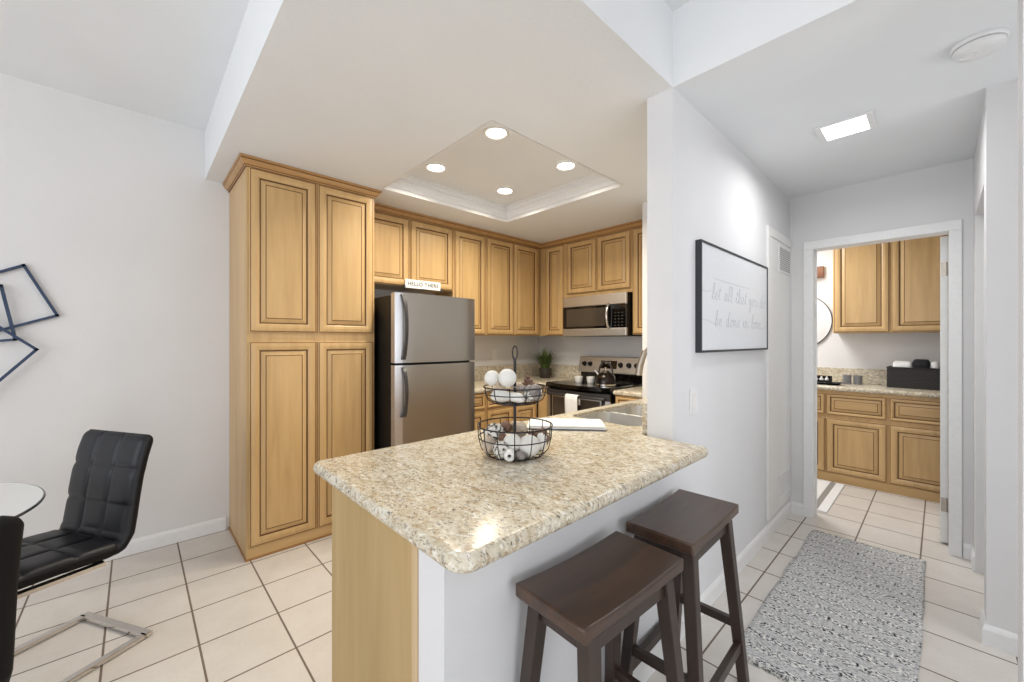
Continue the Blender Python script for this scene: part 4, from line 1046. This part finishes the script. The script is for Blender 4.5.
# ================================================================== BATHROOM
VX, VY = -1.9, 4.822
vc = thing('vanity_cabinet', 'maple bathroom vanity cabinet with drawers and doors seen through the doorway', 'cabinet', (VX, VY, 0))
vw = 2.3
obj('body', bx((0, 0, 0.0), (vw, 0.53, 0.862)), M_MAPLE, vc)
obj('base_rail', bx((0, -0.006, 0), (vw, 0, 0.078)), M_MAPLEH, vc, bevel=0.002)
for x, w in ((VX+1.15-VX-0.42, 0.412), (0.735, 0.412), (1.157, 0.424), (1.597, 0.424)):
    if x == 0.73: continue
    panel_door(vc, 'drawer', x, 0.632, w, 0.200, M_MAPLEH, True); panel_door(vc, 'door', x, 0.086, w, 0.512)
vt = thing('countertop', 'speckled granite bathroom vanity countertop', 'countertop', (-0.8, 5.05, 0.857))
obj('slab', slab([Vector(p) for p in ((VX, 4.785), (VX+vw, 4.785), (VX+vw, 5.358), (VX, 5.358))], edge_prof(0.862, 0.902)), M_GRAN, vt, world=True, smooth=True, angle=50)
obj('backsplash', bx((VX, 5.338, 0.902), (VX+vw, 5.358, 1.05)), M_GRAN, vt, world=True, bevel=0.002)
bc = upper('wall_cabinet', 'maple bathroom wall cabinet with two doors above the black basket', 0, 0.85, 1.408, [(0.010, 0.402), (0.424, 0.416)], 0.29, (-0.730, 5.068, 1.408), 0)
mr = thing('wall_mirror', 'round wall mirror with thin dark rim in the bathroom', 'mirror', (-1.07, 5.36, 1.545))
Mm = Matrix.Rotation(PI/2, 4, 'X')
bm = B(); lathe(bm, [(0, 0.001), (0.292, 0.001), (0.292, 0.010), (0, 0.010)], seg=64, M=Mm); obj('glass', bm, M_MIRROR, mr)
bm = B(); lathe(bm, [(0.290, 0.001), (0.298, 0.001), (0.298, 0.018), (0.290, 0.018), (0.290, 0.001)], seg=64, M=Mm); obj('rim', bm, M_FRAME, mr)
vl = thing('vanity_light', 'wooden vanity light bar above the round bathroom mirror', 'light', (-1.1, 5.36, 2.095))
obj('bar', bx((-1.36, 5.325, 2.005), (-0.845, 5.359, 2.125)), M_BRACKET, vl, world=True, bevel=0.003)
for x in (-0.945, -1.10, -1.25):
    bm = B(); bmesh.ops.create_uvsphere(bm, u_segments=20, v_segments=12, radius=0.05, matrix=Matrix.Translation((x, 5.268, 2.065))); obj('bulb', bm, M_LED2, vl, world=True, smooth=True)
    bm = B(); tube(bm, [(x, 5.326, 2.065), (x, 5.305, 2.065)], 0.02, 14); obj('socket', bm, M_CHROME, vl, world=True, smooth=True)
area('bathroom_light', (-1.3, 4.6, HC-0.02), (0, 0, 0), 0.5, 0.5, 24, (1.0, 0.985, 0.965))
# woven basket with towels
wb = thing('woven_basket', 'black woven basket holding rolled towels on the vanity countertop', 'basket', (-0.165, 5.17, 0.902), math.radians(-3))
bm = B(); w, d, h, t = 0.335, 0.20, 0.185, 0.008
for lo, hi in (((-w/2, -d/2, 0), (w/2, -d/2+t, h)), ((-w/2, d/2-t, 0), (w/2, d/2, h)), ((-w/2, -d/2+t, 0), (-w/2+t, d/2-t, h)), ((w/2-t, -d/2+t, 0), (w/2, d/2-t, h)), ((-w/2+t, -d/2+t, 0), (w/2-t, d/2-t, t))): box(bm, lo, hi)
obj('weave', bm, M_WICK, wb)
bm = B(); pr_ = round_poly([(-w/2, -d/2), (w/2, -d/2), (w/2, d/2), (-w/2, d/2)], 0.01, 3); tube(bm, [(p.x, p.y, h) for p in pr_], 0.006, 8, closed=True); obj('rim', bm, M_WICK, wb, smooth=True)
def towel_roll(x, y, z, r, L, m, label):
    bm = B(); Mx = Matrix.Rotation(PI/2, 4, 'Y')
    lathe(bm, [(0, -L/2+0.006), (r*0.3, -L/2+0.002), (r*0.5, -L/2+0.006), (r*0.75, -L/2), (r*0.95, -L/2+0.008), (r, -L/2+0.02), (r, L/2-0.02), (r*0.95, L/2-0.008), (r*0.75, L/2), (r*0.5, L/2-0.006), (0, L/2-0.006)], seg=24, M=Mx)
    o = obj('rolled_towel', bm, m, smooth=True, angle=50); o.location = (x, y, z); o.rotation_euler = (0, 0, math.radians(-4)); return tag(o, label, 'towel')
towel_roll(-0.235, 5.175, 1.088, 0.058, 0.125, M_CLOTH, 'white rolled towel at the left in the black basket')
towel_roll(-0.115, 5.160, 1.094, 0.072, 0.105, M_BLKCL, 'black rolled towel in the middle of the black basket')
towel_roll(-0.033, 5.165, 1.090, 0.058, 0.05, M_CLOTH, 'white rolled towel at the right end of the black basket')
# amenity tray
tr = thing('serving_tray', 'black tray with toiletries on the vanity countertop by the door jamb', 'tray', (-0.80, 4.98, 0.902))
bm = slab(round_poly([(-0.16, -0.085), (0.16, -0.085), (0.16, 0.085), (-0.16, 0.085)], 0.03), [(0.03, 0.0005), (0.0, 0.022), (0.004, 0.024), (0.010, 0.022), (0.034, 0.006)]); obj('tray', bm, M_BLACKM, tr, smooth=True)
ca = thing('toiletry_caddy', 'black open caddy holding small white bottles on the black tray', 'caddy', (-0.83, 4.99, 0.909))
bm = B(); 
for lo, hi in (((-0.10, -0.045, 0), (0.10, 0.045, 0.005)), ((-0.10, -0.045, 0.005), (0.10, -0.041, 0.035)), ((-0.10, 0.041, 0.005), (0.10, 0.045, 0.075)), ((-0.10, -0.041, 0.005), (-0.096, 0.041, 0.075)), ((0.096, -0.041, 0.005), (0.10, 0.041, 0.075))): box(bm, lo, hi)
obj('box', bm, M_BLACKM, ca)
for k, (x, lb) in enumerate(((0.065, 'small white toiletry bottle at the right end of the black caddy'), (0.022, 'small white toiletry bottle second from the right end of the caddy'), (-0.022, 'small white toiletry bottle nearest the door jamb in the caddy'))):
    b_ = thing('toiletry_bottle', lb, 'bottle', (-0.83+x, 4.985, 0.9145), 0, 'white bottles in the caddy')
    bm = B(); lathe(bm, [(0, 0), (0.016, 0), (0.017, 0.003), (0.017, 0.042), (0.008, 0.050), (0, 0.050)], seg=18); obj('bottle', bm, M_WHITE, b_, smooth=True, angle=40)
    bm = B(); lathe(bm, [(0, 0.050), (0.007, 0.050), (0.007, 0.066), (0, 0.066)], seg=12); obj('cap', bm, M_WHITE, b_, smooth=True, angle=40)
for x, y, lb in ((-0.635, 5.18, 'smoky grey glass cup next to the black tray on the vanity'), (-0.555, 5.20, 'smoky grey glass cup nearer the black basket on the vanity')):
    bm = B(); lathe(bm, [(0, 0), (0.032, 0), (0.034, 0.004), (0.036, 0.088), (0.033, 0.088), (0.031, 0.010), (0, 0.009)], seg=24)
    o = obj('glass_cup', bm, M_CUP, smooth=True, angle=50); o.location = (x, y, 0.902); tag(o, lb, 'cup', 'glass cups on the vanity')
# bath mat
bmz = thing('bath_mat', 'white bath mat with a grey stripe on the bathroom tiles behind the doorway', 'mat', (-0.86, 4.3, 0))
for nm, a, b, m in (('white_panel', -1.14, -0.700, M_CLOTH), ('grey_stripe', -0.700, -0.660, M_GREYCL), ('white_border', -0.660, -0.598, M_CLOTH)):
    obj(nm, bx((a, 3.89, 0.0008), (b, 4.75, 0.012)), m, bmz, world=True, bevel=0.003)
